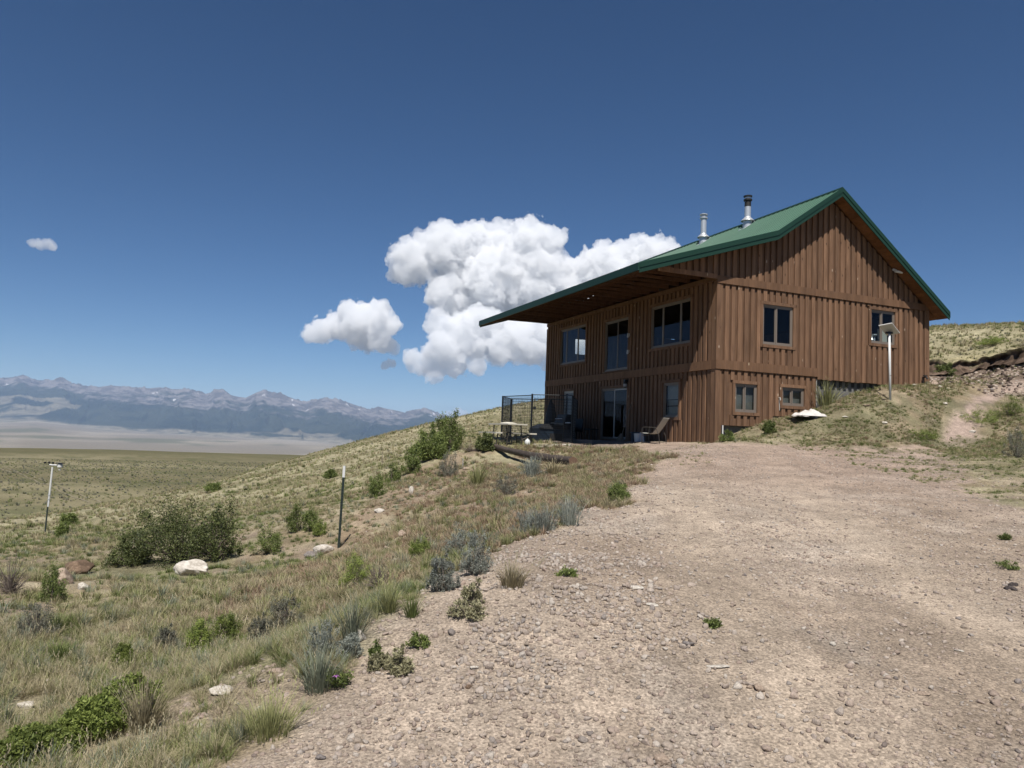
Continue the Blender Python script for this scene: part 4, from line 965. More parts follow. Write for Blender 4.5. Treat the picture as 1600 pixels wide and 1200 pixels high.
MB().box(-.28, .28, -.42, .42, .15, .72).build('cabinet', 'black', gr)
MB().hexa([(-.3, -.44, .72), (.3, -.44, .72), (.3, .44, .72), (-.3, .44, .72), (-.16, -.4, 1.08), (.22, -.4, 1.08), (.22, .4, 1.08), (-.16, .4, 1.08)]).build('hood', 'dark_plastic', gr)
for s in (-1, 1):
    MB().box(-.25, .25, s * .66 - .2, s * .66 + .2, .72, .76).build('side_shelf', 'steel' if s < 0 else 'black', gr)
    for q in (-1, 1): MB().tube([(q * .24, s * .36, 0), (q * .24, s * .36, .16)], .025, 6).build('leg', 'black', gr)
MB().tube([(-.32, -.3, .9), (-.32, .3, .9)], .015, 6).build('handle', 'steel', gr)
g3 = Vector(HW(-.7, 10.0)); g3.z = gz(g3.x, g3.y)
wp_ = empty('covered_pile', tuple(g3), 'pile under a black tarp behind the wire kennel', 'pile', rz=HTH)
crumple('tarp', 1.5, 1.3, 1.05, 'dark_plastic', wp_, 21, 24)
g4 = Vector(HW(-1.1, 7.2)); g4.z = gz(g4.x, g4.y)
cs = empty('patio_chair', tuple(g4), 'dark metal patio chair in the shade between grill and sliding door', 'chair', rz=HTH + R(20))
MB().box(-.24, .24, -.24, .24, .40, .44).build('seat', 'black', cs); MB().hexa([(.20, -.24, .44), (.24, -.24, .44), (.24, .24, .44), (.20, .24, .44), (.28, -.22, .92), (.31, -.22, .92), (.31, .22, .92), (.28, .22, .92)]).build('backrest', 'black', cs)
for s in (-1, 1):
    for q in (-1, 1): MB().tube([(s * .21, q * .21, 0), (s * .21, q * .21, .42)], .014, 6).build('leg', 'black', cs)
g2 = Vector(HW(-.8, 6.35)); g2.z = gz(g2.x, g2.y)
ft = empty('patio_stool', tuple(g2), 'small dark stool in front of the lower sliding door', 'stool', rz=HTH)
MB().box(-.2, .2, -.2, .2, .42, .46).build('seat', 'black', ft)
for s in (-1, 1):
    for q in (-1, 1): MB().tube([(s * .17, q * .17, 0), (s * .15, q * .15, .42)], .014, 6).build('leg', 'black', ft)
M['patio'] = simple('patio_slab', (.17, .16, .155), .9, 0, .3, 3, .2, .3)
sb = MB(); 
slab_z = [gz(*HW(a, b)[:2]) for a in (-1.6, -.1) for b in (4.5, 8.2)]
_sv = []
for (a, b) in ((-1.7, 4.6), (-.05, 4.6), (-.05, 8.3), (-1.7, 8.3)):
    x, y, _ = HW(a, b); _sv.append((x, y, max(slab_z) + .03))
n_ = [(x, y, z - .25) for x, y, z in _sv]; sb.hexa([n_[0], n_[1], n_[2], n_[3], _sv[0], _sv[1], _sv[2], _sv[3]])
o = sb.build('patio', 'patio', None); tag(o, 'small grey concrete slab outside the lower sliding door', kind='structure')
# timbers along the kennel front
for (p0, p1, Y0, Y1, lb) in (((836, 696.5), (872, 697.5), 25.6, 25.6, 'short weathered board lying along the kennel front'), ((835, 693), (892, 692.8), 26.0, 26.0, 'long pale edging board at the foot of the kennel')):
    A = at(*p0, Y0); Bq = at(*p1, Y1); za, zb_ = gz(A[0], A[1]) + .03, gz(Bq[0], Bq[1]) + .03; mid = Vector(((A[0] + Bq[0]) / 2, (A[1] + Bq[1]) / 2, (za + zb_) / 2))
    ax = Vector((Bq[0] - A[0], Bq[1] - A[1], zb_ - za)); ay = Vector((0, 0, 1)).cross(ax.normalized()); 
    thing1(MB().obox(mid, ax / 2, ay * .05, (0, 0, .03)), 'edging_board', 'cream', (mid.x, mid.y, mid.z - .03), lb, 'board')

# ------------------------------------------------------------------ log
def log_mesh():
    A = put(895, 725); Bq = put(768, 699); A.z = gz(A.x, A.y) + .11; Bq.z = gz(Bq.x, Bq.y) + .08
    base = Vector((A.x, A.y, A.z - .12)); n = 40; k = 18; V = []; F = []
    for i in range(n + 1):
        t = i / n; c = A.lerp(Bq, t); c.z = .2 * (gz(c.x, c.y) + .08) + .8 * c.z - .03; r = .118 * (1 - t) + .085 * t
        d = (Bq - A).normalized(); x = d.cross(Vector((0, 0, 1))).normalized(); y = x.cross(d)
        for j in range(k):
            a = 2 * math.pi * j / k; rr = r * (1 + .30 * (float(fbm(t * 26, j * .9, 3, 5)) - .5) + .05 * math.sin(a * 5 + t * 9))
            V.append(tuple(c - base + x * math.cos(a) * rr + y * math.sin(a) * rr))
    for i in range(n):
        for j in range(k): F.append((i * k + j, i * k + (j + 1) % k, (i + 1) * k + (j + 1) % k, (i + 1) * k + j))
    m_ = wood_stain('log_bark', (.045, .034, .028), (.125, .098, .08), (.3, .24, .18), False)
    lg = empty('log', tuple(base), 'long weathered grey brown log lying along the edge of the bank', 'log')
    b = bpy.data.objects.new('trunk', np_mesh('trunk', V, F, [m_])); COL.objects.link(b); b.parent = lg
    e = MB(); e.quad(*[tuple(Vector(v) + (A - Bq).normalized() * .004) for v in V[:k]]); M['logend'] = simple('log_end', (.16, .095, .06), .9, 0, .4, 18); e.build('cut_end', 'logend', lg)
log_mesh()

# ------------------------------------------------------------------ posts and masts
dp = at(1391, 625, 23.0); dp = put(1391, 625); 
dk = empty('dish_mast', tuple(dp), 'white pipe mast with flat white satellite dish, in front of the gable wall', 'satellite dish')
lean = Vector((-.035, 0, 0)); Hm = 105 / FPX * dp.y
MB().tube([(0, 0, -.1), lean * .5 + Vector((0, 0, Hm * .5)), lean + Vector((0, 0, Hm))], .036, 12).build('pole', 'white', dk, smooth=True)
MB().tube([lean * .32 + Vector((0, 0, Hm * .36)), lean * .34 + Vector((0, 0, Hm * .366))], .037, 12).build('pole_joint', 'soot', dk)
MB().tube([lean + Vector((0, 0, Hm - .02)), lean + Vector((.02, 0, Hm + .05))], .05, 12).build('bracket', 'dark_plastic', dk)
MB().obox(lean + Vector((0, .01, Hm + .02)), (.10, 0, 0), (0, .04, 0), (0, 0, .03)).build('mount_plate', 'dark_plastic', dk)
M['dish'] = simple('dish_white', (.62, .61, .58), .4, 0, .04, 5)
def dish_panel():
    c = lean + Vector((.0, 0, Hm + .13)); u = Vector((.155, -.105, .03)); v = Vector((.205, .16, -.125)) ; n = u.cross(v).normalized() * .012
    u2, v2 = u, v
    MB().obox(c, u2, v2, n).build('panel', 'dish', dk)
dish_panel()
MB().obox((-.17, -.01, Hm * .0 + .02), (.12, .05, 0), (0, .03, 0), (0, 0, .012)).build('stake', 'timber', dk)
def t_post(px, py, top_px, label, white_top=True, h=None):
    b = put(px, py); hgt = h or (py - top_px) / FPX * b.y
    e = empty('steel_fence_post', tuple(b), label, 'fence post')
    w_ = .022
    MB().box(-w_, w_, -.004, .004, -.2, hgt * .86).box(-.004, .004, .0045, .034, -.2, hgt * .86).build('shaft', 'post_green', e)
    mb = MB()
    for k in range(int(hgt * .84 / .055)): mb.box(-.007, .007, -.013, -.0042, .05 + k * .055, .075 + k * .055)
    m_ = mb.build('stud', 'post_green', e); m_['kind'] = 'stuff'
    if white_top: MB().box(-w_, w_, -.004, .004, hgt * .86, hgt).box(-.004, .004, .0045, .034, hgt * .86, hgt).build('painted_tip', 'white', e)
    return e, hgt
e, h = t_post(529, 857, 730, 'green steel fence post with white painted tip, standing alone on the slope')
e.rotation_euler = (0, R(1.0), 0)
wb = put(70, 835); wh = 107 / FPX * wb.y
ws = empty('weather_station', tuple(wb), 'white weather station on a pole strapped to a dark stake at far left', 'weather station', rz=0); ws.rotation_euler = (0, R(1.6), 0)
MB().box(-.022, .022, -.005, .005, -.2, wh * .60).box(-.004, .004, .005, .035, -.2, wh * .60).build('stake', 'post_green', ws)
MB().tube([(.03, -.03, wh * .40), (.035, -.03, wh * .97)], .028, 10).build('pole', 'white', ws)
MB().tube([(-.06, -.03, wh), (.28, -.03, wh)], .022, 8).build('cross_arm', 'white', ws)
for z in (.50, .56): MB().tube([(.03, -.03, wh * z), (.03, -.03, wh * z + .03)], .036, 8).build('clamp', 'steel', ws)
MB().lathe((.26, -.03, wh - .07), [(.05, 0), (.075, .02), (.075, .09), (.05, .12)], 12).build('sensor_shield', 'white', ws)
MB().box(.16, .34, -.12, .06, wh + .055, wh + .075).build('solar_panel', 'black', ws)
mb = MB(); mb.tube([(-.08, -.03, wh), (-.08, -.03, wh + .06)], .015, 6)
for k in range(3): 
    a = k * 2.09; mb.tube([(-.08, -.03, wh + .055), (-.08 + .11 * math.cos(a), -.03 + .11 * math.sin(a), wh + .055)], .006, 4); mb.lathe((-.08 + .12 * math.cos(a), -.03 + .12 * math.sin(a), wh + .03), [(.01, 0), (.035, .02), (.035, .05), (.01, .06)], 8)
mb.build('wind_cups', 'black', ws)
MB().lathe((.26, -.03, wh - .15), [(.02, 0), (.035, .01), (.035, .04)], 8).build('rain_sensor', 'white', ws)

# ------------------------------------------------------------------ crumpled feed sack
fb = put(1274, 653)
M['sack'] = simple('white_sack', (.66, .62, .58), .6, 0, .08, 8)
sk = empty('feed_sack', tuple(fb), 'crumpled white plastic sack with black print, against the house corner', 'sack', rz=R(12))
sx = crumple('sack_body', 1.15, .75, .15, 'sack', sk, 7, 34)
sx.location = (0, .25, .05)
sx2 = crumple('sack_flap', .55, .4, .09, 'sack', sk, 12, 20); sx2.location = (-.42, .05, .02)
mb = MB()
for (x, z, s) in ((-.02, .20, .05), (.09, .21, .055), (.17, .2, .05)): mb.tube([(x - s, .0, z - s - .08), (x, .05, z + s - .08), (x + s * .7, .0, z - s - .08)], .009, 4).tube([(x - s * .4, .03, z - .08), (x + s * .4, .03, z - .08)], .008, 4)
mb.build('black_print', 'black', sk)
MB().hexa([(-.28, -.12, -.02), (.0, -.12, -.02), (.02, .0, .0), (-.2, .02, .0), (-.2, -.08, .06), (-.02, -.06, .1), (.0, 0, .1), (-.15, 0, .08)]).build('dark_lining', 'dark_plastic', sk)

# ------------------------------------------------------------------ stones
def ico(sub):
    import bmesh
    bm = bmesh.new(); bmesh.ops.create_icosphere(bm, subdivisions=sub, radius=1.0)
    V = np.array([v.co[:] for v in bm.verts]); F = np.array([[v.index for v in f.verts] for f in bm.faces]); bm.free(); return V, F
_IC = {k: ico(k) for k in (1, 2, 3, 4)}
def rock_mesh(name, seed, sub=2, m=None, flat=.6, rough=.35, cuts=7):
    V, F = _IC[sub]; V = V.copy(); r = random.Random(seed)
    for _ in range(cuts):   # planar breaks
        n = Vector((r.gauss(0, 1), r.gauss(0, 1), r.gauss(0, .7))).normalized(); n = np.array(n); d = r.uniform(.42, .85)
        k = V @ n - d; V = V - np.where(k > 0, k, 0)[:, None] * n[None, :] * .9
    q = fbm(V[:, 0] * 2.2 + seed, V[:, 1] * 2.2 + V[:, 2] * 1.7, 3, seed) - .5
    q2 = (fbm(V[:, 0] * 7 + seed, V[:, 1] * 7 + V[:, 2] * 6, 2, seed + 9) - .5) if sub > 2 else 0
    V = V * (1 + rough * q + .12 * q2)[:, None]; V[:, 2] *= flat
    return np_mesh(name, V, F, [m] if m else [], smooth=False)
def rock_mat(name, stops, rnd=True, scale=6.0):
    stops = [(q[0], tuple(v * KA for v in q[1])) for q in stops]
    m, t, p = mat(name); p.inputs['Roughness'].default_value = .9; p.inputs['Specular IOR Level'].default_value = .25
    tc = N(t, 'ShaderNodeTexCoord'); n = N(t, 'ShaderNodeTexNoise', Scale=scale, Detail=8.0, Roughness=.7); L(t, tc.outputs['Object'], n.inputs['Vector'])
    if rnd:
        oi = N(t, 'ShaderNodeObjectInfo'); c = ramp(t, oi.outputs['Random'], stops)
    else: c = ramp(t, n.outputs[0], stops)
    s_ = N(t, 'ShaderNodeVectorMath', operation='SCALE'); L(t, c, s_.inputs[0]); L(t, mr(t, n.outputs[0], .3, .7, .72, 1.22), s_.inputs['Scale']); L(t, s_.outputs[0], p.inputs['Base Color'])
    b_ = N(t, 'ShaderNodeBump', Strength=.6, Distance=.02); L(t, n.outputs[0], b_.inputs['Height']); L(t, b_.outputs[0], p.inputs['Normal'])
    return m
M['gravel'] = rock_mat('gravel_stone', [(0, (.22, .175, .15)), (.08, (.36, .28, .225)), (.25, (.46, .365, .30)), (.42, (.36, .29, .225)), (.58, (.48, .40, .335)), (.75, (.38, .29, .235)), (.9, (.60, .52, .44)), (1, (.19, .16, .145))], scale=3.0)
M['r_cream'] = rock_mat('cream_rock', [(.3, (.42, .36, .29)), (.5, (.60, .545, .465)), (.7, (.72, .67, .60))], False, 3.0)
M['r_tan'] = rock_mat('tan_rock', [(.3, (.27, .20, .15)), (.5, (.38, .29, .22)), (.7, (.47, .38, .30))], False, 3.0)
M['r_brown'] = rock_mat('brown_rock', [(.3, (.11, .075, .05)), (.5, (.18, .12, .08)), (.7, (.25, .175, .12))], False, 3.0)
M['r_grey'] = rock_mat('grey_rock', [(.3, (.15, .13, .12)), (.5, (.23, .20, .185)), (.7, (.30, .27, .25))], False, 3.0)
M['r_dark'] = rock_mat('dark_rock', [(.3, (.05, .042, .04)), (.5, (.085, .07, .065)), (.7, (.13, .11, .10))], False, 3.0)

# where the single plants and stones stand (pixel position, size in pixels)
RK = [(296,899,62,'r_cream','large cream boulder in front of the biggest dark bush',.62,.8),(90,912,42,'r_tan','rounded tan boulder at far left, beside a brown one',.9,.8),(116,898,48,'r_brown','dark brown rock half behind the tan boulder at far left',.75,.9),
 (128,922,23,'r_cream','small white rock right of the tan boulder at far left',.9,.8),(503,867,34,'r_cream','cream boulder at the foot of the steel fence post',.75,.8),(484,872,22,'r_grey','dark grey rock leaning on the cream boulder by the fence post',.8,.8),
 (642,772,11,'r_cream','upright white stone standing on the bank',2.0,.7),(592,801,20,'r_cream','flat white stone on the slope right of the fence post',.6,.7),(629,838,20,'r_tan','tan sloping stone in rusty grass below the white stones',.9,.8),
 (605,860,15,'r_tan','small pinkish stone right of the fence post foot',.9,.8),(617,878,13,'r_cream','pair-like pale stone above the green shrub',.9,.8),(643,887,12,'r_cream','small pale stone beside the silver sage bush',.7,.8),(727,734,16,'r_tan','pale slab below the white marker stake on the bank',.7,.8),
 (38,1108,26,'r_cream','pale stone in grass near the lower left corner',.8,.8),(344,1086,42,'r_cream','crumbly white rock in the grass left of the drive',.45,.8),(312,1137,16,'r_cream','small white stone in grass near the bottom left',.6,.8),(405,1112,18,'r_cream','pale stone beside the grass clump at the drive edge',.7,.8),
 (424,1053,24,'r_tan','low tan stone at the grass edge of the drive',.5,.8),(561,1003,22,'r_cream','upright white stone behind the pale blue grass',1.4,.7),(447,1085,18,'r_tan','tan flat stone left of the purple flower plant',.4,.8),(470,917,16,'r_cream','thin flat pale stone below the cream boulder by the post',.4,.8),
 (995,920,30,'r_cream','flat whitish stone in the middle of the drive',.25,.8),(1019,947,28,'r_cream','flat pale stone just nearer than the whitish one',.22,.7),(1076,1010,23,'r_grey','grey wedge shaped stone near the small weed',.6,.7),(1189,1082,24,'r_tan','squarish tan stone in a small pile on the drive',.8,.9),
 (1172,1076,13,'r_tan','small tan stone left of the squarish one',.7,.9),(1038,1196,31,'r_tan','tan block at the bottom edge of the photo',.85,.9),(930,978,14,'r_tan','rounded tan cobble on the gravel left of centre',.8,.9),(739,1046,17,'r_cream','pale cobble on the left half of the drive',.6,.8),
 (502,1188,22,'r_grey','smooth grey cobble at the bottom left of the drive',.55,.7),(731,1076,13,'r_brown','round brown cobble beside pale gravel',.8,.9),(1303,1009,15,'r_cream','pale pointed stone right of centre of the drive',.6,.8),(1581,923,24,'r_dark','near black rock at the right edge of the drive',.55,.8),
 (1584,916,16,'r_dark','second near black rock touching the first',.8,.8),(1499,1018,16,'r_cream','flat bleached stone at right of the drive',.25,.8),(1446,1086,22,'r_tan','broad flat tan stone at lower right',.35,.8),(1120,1043,44,'r_cream','broad pale bedrock patch worn flat in the drive',.10,.5),
 (807,918,13,'r_brown','brown flat stone by the bank edge',.4,.7),(614,930,9,'r_cream','single white pebble where drive meets grass',.9,.9),(870,868,15,'r_cream','flat pale stone beyond the low dry plant',.5,.8),(1355,634,18,'r_tan','flat pale slab on the mound left of the dish mast',.25,.6),
 (1382,662,12,'r_cream','small white stone low on the mound',.6,.8),(1200,668,8,'r_cream','white stone by the foot of the low windows',.8,.8),(1241,655,5,'r_cream','tiny white stone left of the sack',.8,.8),(1322,652,14,'r_cream','pale stone right of the sack',.35,.8),(1430,603,9,'r_cream','white stone against the right corner of the gable wall',.7,.8),
 (1461,603,14,'r_tan','upright tan stone just right of the house corner',1.2,.8),(1470,605,10,'r_cream','pale stone right of the upright tan one by the house',.6,.8),(1478,632,12,'r_cream','white stone beside the small dirt ramp',.5,.8),(1503,650,14,'r_cream','pale flat stone on the left edge of the dirt ramp',.3,.7),
 (1521,677,15,'r_cream','pale stone at the foot of the dirt ramp',.6,.8),(852,692,9,'r_tan','rounded stone inside the kennel front',.9,.8),(883,696,8,'r_cream','small pale stone at the right foot of the kennel',.5,.8),(887,690,11,'r_grey','grey stone behind the kennel front edge',.8,.8),(836,695,5,'r_cream','tiny white stone right of the jug',.7,.8)]
SH = [('bush',262,884,165,92,'biggest dark green bush, behind the large cream boulder','bush'),('bush',330,880,70,84,'upright dark bush grown into the right side of the biggest one','bush'),('bush',196,886,60,46,'low dark bush grown into the left side of the biggest one','bush'),
 ('dead',4,932,60,72,'grey twiggy bush cut by the left edge of the photo','bush'),('shrub',462,833,30,42,'small dark green shrub left of the steel post','shrub'),('shrub',485,832,28,34,'rounder dark shrub touching the small one left of the post','shrub'),('lime',497,838,22,20,'small lime shrub at the right foot of the two dark shrubs','shrub'),
 ('shrub',412,870,48,38,'yellowish green shrub between the biggest bush and the post','shrub'),('ridge',668,722,58,50,'broad dark green bush on the ridge line','bush'),('ridge',698,708,48,58,'tall leafy bush top on the ridge, right of the broad one','bush'),('shrub',640,742,34,26,'round green shrub just below the ridge bushes','shrub'),
 ('shrub',585,777,34,32,'dark shrub in the green swale on the hillside','shrub'),('shrub',612,757,26,26,'light green shrub up the swale from the dark one','shrub'),('bush',757,706,26,26,'dark shrub at the far end of the log','shrub'),('dead',735,708,44,18,'grey dead brush between the ridge bush and the log','shrub'),
 ('lime',305,1020,38,48,'tall lime green shrub in the middle of the near slope','shrub'),('lime',349,1004,48,40,'broader lime shrub right of the tall one','shrub'),('lime',188,1043,30,28,'small lime shrub left of the mound of dead stems','shrub'),('dullsage',442,984,54,46,'grey green sagebrush right of the lime shrubs','sagebrush'),
 ('dullsage',402,1004,34,40,'smaller grey sagebrush left of the bigger one','sagebrush'),('dullsage',45,1000,60,52,'grey sagebrush at far left below the boulders','sagebrush'),('dullsage',255,1014,34,28,'low dull sagebrush left of the lime shrubs','sagebrush'),
 ('greenbunch',82,990,50,30,'dark green rush clump at far left','grass clump'),('greenbunch',82,1036,50,34,'bright rush clump below the far left sagebrush','grass clump'),('shrub',75,940,40,44,'green shrub in front of the tan boulder at far left','shrub'),
 ('mat',190,1128,90,52,'uppermost mound of bright green groundcover at lower left','groundcover'),('mat',135,1165,90,56,'middle mound of bright green groundcover at lower left','groundcover'),('mat',35,1199,110,48,'bottom corner mound of bright green groundcover','groundcover'),
 ('strawbunch',215,1150,70,80,'tall straw coloured grass clump beside the green groundcover','grass clump'),('bunch',410,1165,130,64,'big sprawling grass clump at the lower left edge of the drive','grass clump'),('bluebunch',492,1090,86,70,'blue green grass clump behind the purple flower','grass clump'),
 ('weed',527,1078,44,28,'dark leafy plant with one purple flower at the drive edge','plant'),('wand',500,1030,44,50,'grey green wands left of the pale blue grass','plant'),('bluebunch',548,1010,60,76,'pale blue grass clump at the drive edge','grass clump'),('wand',545,1032,40,36,'silvery plant at the foot of the pale blue grass','plant'),
 ('bunch',606,962,44,46,'olive grass clump right of the green shrub','grass clump'),('greenbunch',642,968,38,34,'dark green tuft at the very edge of the drive','grass clump'),('lime',552,920,48,44,'bright green shrub above the dead twigs','shrub'),('dead',588,922,56,36,'grey dead twigs right of the bright green shrub','shrub'),
 ('lime',655,870,36,22,'low bright green shrub above the silver sage','shrub'),('sage',690,925,46,54,'nearest silver sage bush on the bank edge','sagebrush'),('sage',742,900,50,62,'silver sage bush right of the nearest one','sagebrush'),('sage',722,868,60,40,'silver sage bush behind the two nearest','sagebrush'),
 ('wand',826,836,60,34,'grey green sage strip left of the brightest clump','sagebrush'),('wand',890,824,56,44,'brightest silver sage clump at the drive edge','sagebrush'),('wand',850,832,52,40,'silver sage between the strip and the brightest clump','sagebrush'),('shrub',970,782,38,24,'small blue green shrub where the bank meets the drive','shrub'),
 ('pale',740,948,40,30,'pale yellow dried plant on the gravel','plant'),('pale',728,972,64,22,'low spreading pale green plant on the gravel','plant'),('strawbunch',800,922,70,38,'wispy dry grass patch on the gravel','grass clump'),('pale',622,1056,42,32,'pale leafy plant right of the purple flower','plant'),('pale',590,1050,34,22,'smaller pale plant left of the leafy one','plant'),
 ('weed',653,1015,32,18,'small green weed alone on the gravel edge','weed'),('weed',586,1030,18,18,'tiny upright weed by the pale blue grass','weed'),('weed',1114,982,26,13,'little dark green weed alone in the middle of the drive','weed'),('weed',887,902,28,10,'flat green weed near the wispy dry patch','weed'),('weed',1574,844,16,8,'tiny weed near the right edge of the drive','weed'),('weed',1580,890,34,11,'weed strip above the black rocks','weed'),
 ('bunch',1298,632,50,40,'tall spiky grass clump against the foundation','grass clump'),('greenbunch',1283,634,30,34,'darker spiky clump left of the tall one by the foundation','grass clump'),('lime',1585,652,44,30,'leafy green shrub right of the dirt ramp','shrub'),('lime',1540,665,56,22,'bright green low patch beside the dirt ramp','shrub'),('dullsage',1594,715,34,44,'blue green shrub cut by the right edge of the photo','shrub'),
 ('lime',1450,690,46,14,'low green patch at the foot of the mound','shrub'),('shrub',1204,678,20,18,'small dark plant below the low windows','plant'),('shrub',1137,690,22,14,'green weeds at the house corner by the white pipe','weed'),('shrub',1480,588,30,16,'dark shrub among the rubble of the cut bank','shrub'),('lime',1560,540,46,12,'green patch on the hill above the cut bank','shrub'),
 ('dullsage',700,745,30,40,'purplish grey brush above the white marker stake','sagebrush'),('dullsage',790,775,40,30,'grey brush in the middle of the brown bank','sagebrush'),('bunch',745,760,40,34,'green grass clump on the brown bank','grass clump'),('wand',830,745,44,34,'grey green plant below the middle of the log','plant'),('strawbunch',865,742,40,24,'straw clump under the near end of the log','grass clump'),
 ('shrub',95,840,18,20,'tiny dark shrub left of the weather station','shrub'),('shrub',103,820,26,16,'distant dark shrub right of the weather station','shrub'),('shrub',330,770,22,12,'dark shrub on the far slope above the biggest bush','shrub'),('shrub',515,748,20,12,'small olive shrub on the hillside right of centre','shrub')]
CLEAR = []
_l0, _l1 = put(897, 726), put(768, 699)
for k_ in range(26): CLEAR.append((_l0.x + (_l1.x - _l0.x) * k_ / 25, _l0.y + (_l1.y - _l0.y) * k_ / 25 - .25, .42))
for q in RK: b_ = put(q[0], q[1]); CLEAR.append((b_.x, b_.y + .1, q[2] / FPX * b_.y * .50 + .08 + (.25 if q[2] > 30 else 0)))
for q in SH: b_ = put(q[1], q[2]); CLEAR.append((b_.x, b_.y, q[3] / FPX * b_.y * (.46 if q[0] in ('bush', 'lime', 'mat', 'sage', 'shrub', 'ridge') else .25)))
# ------------------------------------------------------------------ scatter (ground cover that nobody could count)
def hidden_proto(name, me):
    return bpy.data.objects.new(name, me)
def scatter(name, P, rz, S, K, protos, label, cat, tilt=None):
    n = len(P)
    if tilt is None: tilt = np.zeros((n, 2))
    rot = np.stack([tilt[:, 0], tilt[:, 1], rz], 1)
    S = np.asarray(S, np.float32); S = np.stack([S, S, S], 1) if S.ndim == 1 else S
    me = bpy.data.meshes.new(name); me.vertices.add(n); me.vertices.foreach_set('co', np.asarray(P, np.float32).ravel())
    for nm, typ, arr, key in (('rot', 'FLOAT_VECTOR', rot, 'vector'), ('scl', 'FLOAT_VECTOR', S, 'vector'), ('k', 'INT', K, 'value')):
        a = me.attributes.new(nm, typ, 'POINT'); a.data.foreach_set(key, np.asarray(arr, np.int32 if typ == 'INT' else np.float32).ravel())
    g = bpy.data.node_groups.new(name + '_scatter', 'GeometryNodeTree')
    g.interface.new_socket('Geometry', in_out='INPUT', socket_type='NodeSocketGeometry'); g.interface.new_socket('Geometry', in_out='OUTPUT', socket_type='NodeSocketGeometry')
    gi = g.nodes.new('NodeGroupInput'); go = g.nodes.new('NodeGroupOutput'); jn = g.nodes.new('GeometryNodeJoinGeometry')
    def na(nm, typ):
        q = g.nodes.new('GeometryNodeInputNamedAttribute'); q.data_type = typ; q.inputs['Name'].default_value = nm
        return next(o for o in q.outputs if o.enabled)
    ra, sa, ka = na('rot', 'FLOAT_VECTOR'), na('scl', 'FLOAT_VECTOR'), na('k', 'INT')
    e2r = g.nodes.new('FunctionNodeEulerToRotation'); g.links.new(ra, e2r.inputs[0])
    for i, pr in enumerate(protos):
        oi = g.nodes.new('GeometryNodeObjectInfo'); oi.inputs['Object'].default_value = pr; oi.inputs['As Instance'].default_value = True
        cmpn = g.nodes.new('FunctionNodeCompare'); cmpn.data_type = 'INT'; cmpn.operation = 'EQUAL'
        ins = [s for s in cmpn.inputs if s.type == 'INT']; g.links.new(ka, ins[0]); ins[1].default_value = i
        ip = g.nodes.new('GeometryNodeInstanceOnPoints'); g.links.new(gi.outputs[0], ip.inputs['Points']); g.links.new(cmpn.outputs[0], ip.inputs['Selection'])
        g.links.new(oi.outputs['Geometry'], ip.inputs['Instance']); g.links.new(e2r.outputs[0], ip.inputs['Rotation']); g.links.new(sa, ip.inputs['Scale'])
        g.links.new(ip.outputs[0], jn.inputs[0])
    g.links.new(jn.outputs[0], go.inputs[0])
    o = bpy.data.objects.new(name, me); COL.objects.link(o); md = o.modifiers.new('scatter', 'NODES'); md.node_group = g
    return tag(o, label, cat, kind='stuff')
rng = np.random.default_rng(5)
def sample(n, r0, r1, az0=-44, az1=44, powr=1.0):
    """points in a wedge, density per square metre falling with distance"""
    u = rng.random(n); r = r0 * (r1 / r0) ** u if powr == 1 else (r0 ** (2 - powr) + u * (r1 ** (2 - powr) - r0 ** (2 - powr))) ** (1 / (2 - powr))
    a = np.radians(rng.uniform(az0, az1, n)); return r * np.sin(a), r * np.cos(a)
def inhouse(x, y, pad=0.0):
    a, b = to_house(x, y); return (a > -pad) & (a < WID + pad) & (b > -pad) & (b < LEN + pad)
def patio(x, y):
    a, b = to_house(x, y); return (a > -2.6) & (a < .1) & (b > 1.2) & (b < 12.5)
def leaf_mat(name, dark, light, tr=.35, rnd=.25, rough=.6):
    dark, light = tuple(v * KA for v in dark), tuple(v * KA * 1.12 for v in light)
    m, t, p = mat(name); p.inputs['Roughness'].default_value = rough; p.inputs['Specular IOR Level'].default_value = .3
    a = N(t, 'ShaderNodeAttribute', attribute_name='lv'); oi = N(t, 'ShaderNodeObjectInfo')
    c = ramp(t, a.outputs['Fac'], [(0, dark), (1, light)])
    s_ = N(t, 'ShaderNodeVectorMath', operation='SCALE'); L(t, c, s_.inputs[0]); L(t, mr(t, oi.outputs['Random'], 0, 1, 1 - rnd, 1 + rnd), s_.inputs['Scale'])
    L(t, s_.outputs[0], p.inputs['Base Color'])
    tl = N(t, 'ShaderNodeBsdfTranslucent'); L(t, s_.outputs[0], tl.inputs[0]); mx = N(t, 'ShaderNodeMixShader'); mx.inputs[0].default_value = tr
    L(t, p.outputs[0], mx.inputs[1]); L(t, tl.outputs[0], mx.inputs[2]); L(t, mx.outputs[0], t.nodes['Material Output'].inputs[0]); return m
M['g_straw'] = leaf_mat('dry_grass_blade', (.27, .225, .125), (.62, .535, .35), .35)
M['g_green'] = leaf_mat('green_grass_blade', (.11, .15, .042), (.30, .345, .12), .4)
M['g_olive'] = leaf_mat('olive_grass_blade', (.165, .175, .068), (.47, .465, .215), .35)
M['g_blue'] = leaf_mat('bluish_grass_blade', (.18, .205, .14), (.34, .365, .26), .3)
M['g_rust'] = leaf_mat('rusty_grass_blade', (.27, .18, .115), (.50, .37, .26), .3)
M['l_dark'] = leaf_mat('dark_leaf', (.028, .042, .014), (.215, .245, .085), .25)
M['l_mid'] = leaf_mat('mid_leaf', (.06, .095, .024), (.28, .33, .10), .3)
M['l_lime'] = leaf_mat('lime_leaf', (.10, .145, .03), (.36, .42, .11), .3)
M['l_sage'] = leaf_mat('sage_leaf', (.16, .175, .145), (.38, .40, .345), .2)
M['l_sage2'] = leaf_mat('dull_sage_leaf', (.11, .115, .085), (.27, .265, .205), .2)
M['l_pale'] = leaf_mat('pale_leaf', (.20, .19, .10), (.42, .39, .24), .3)
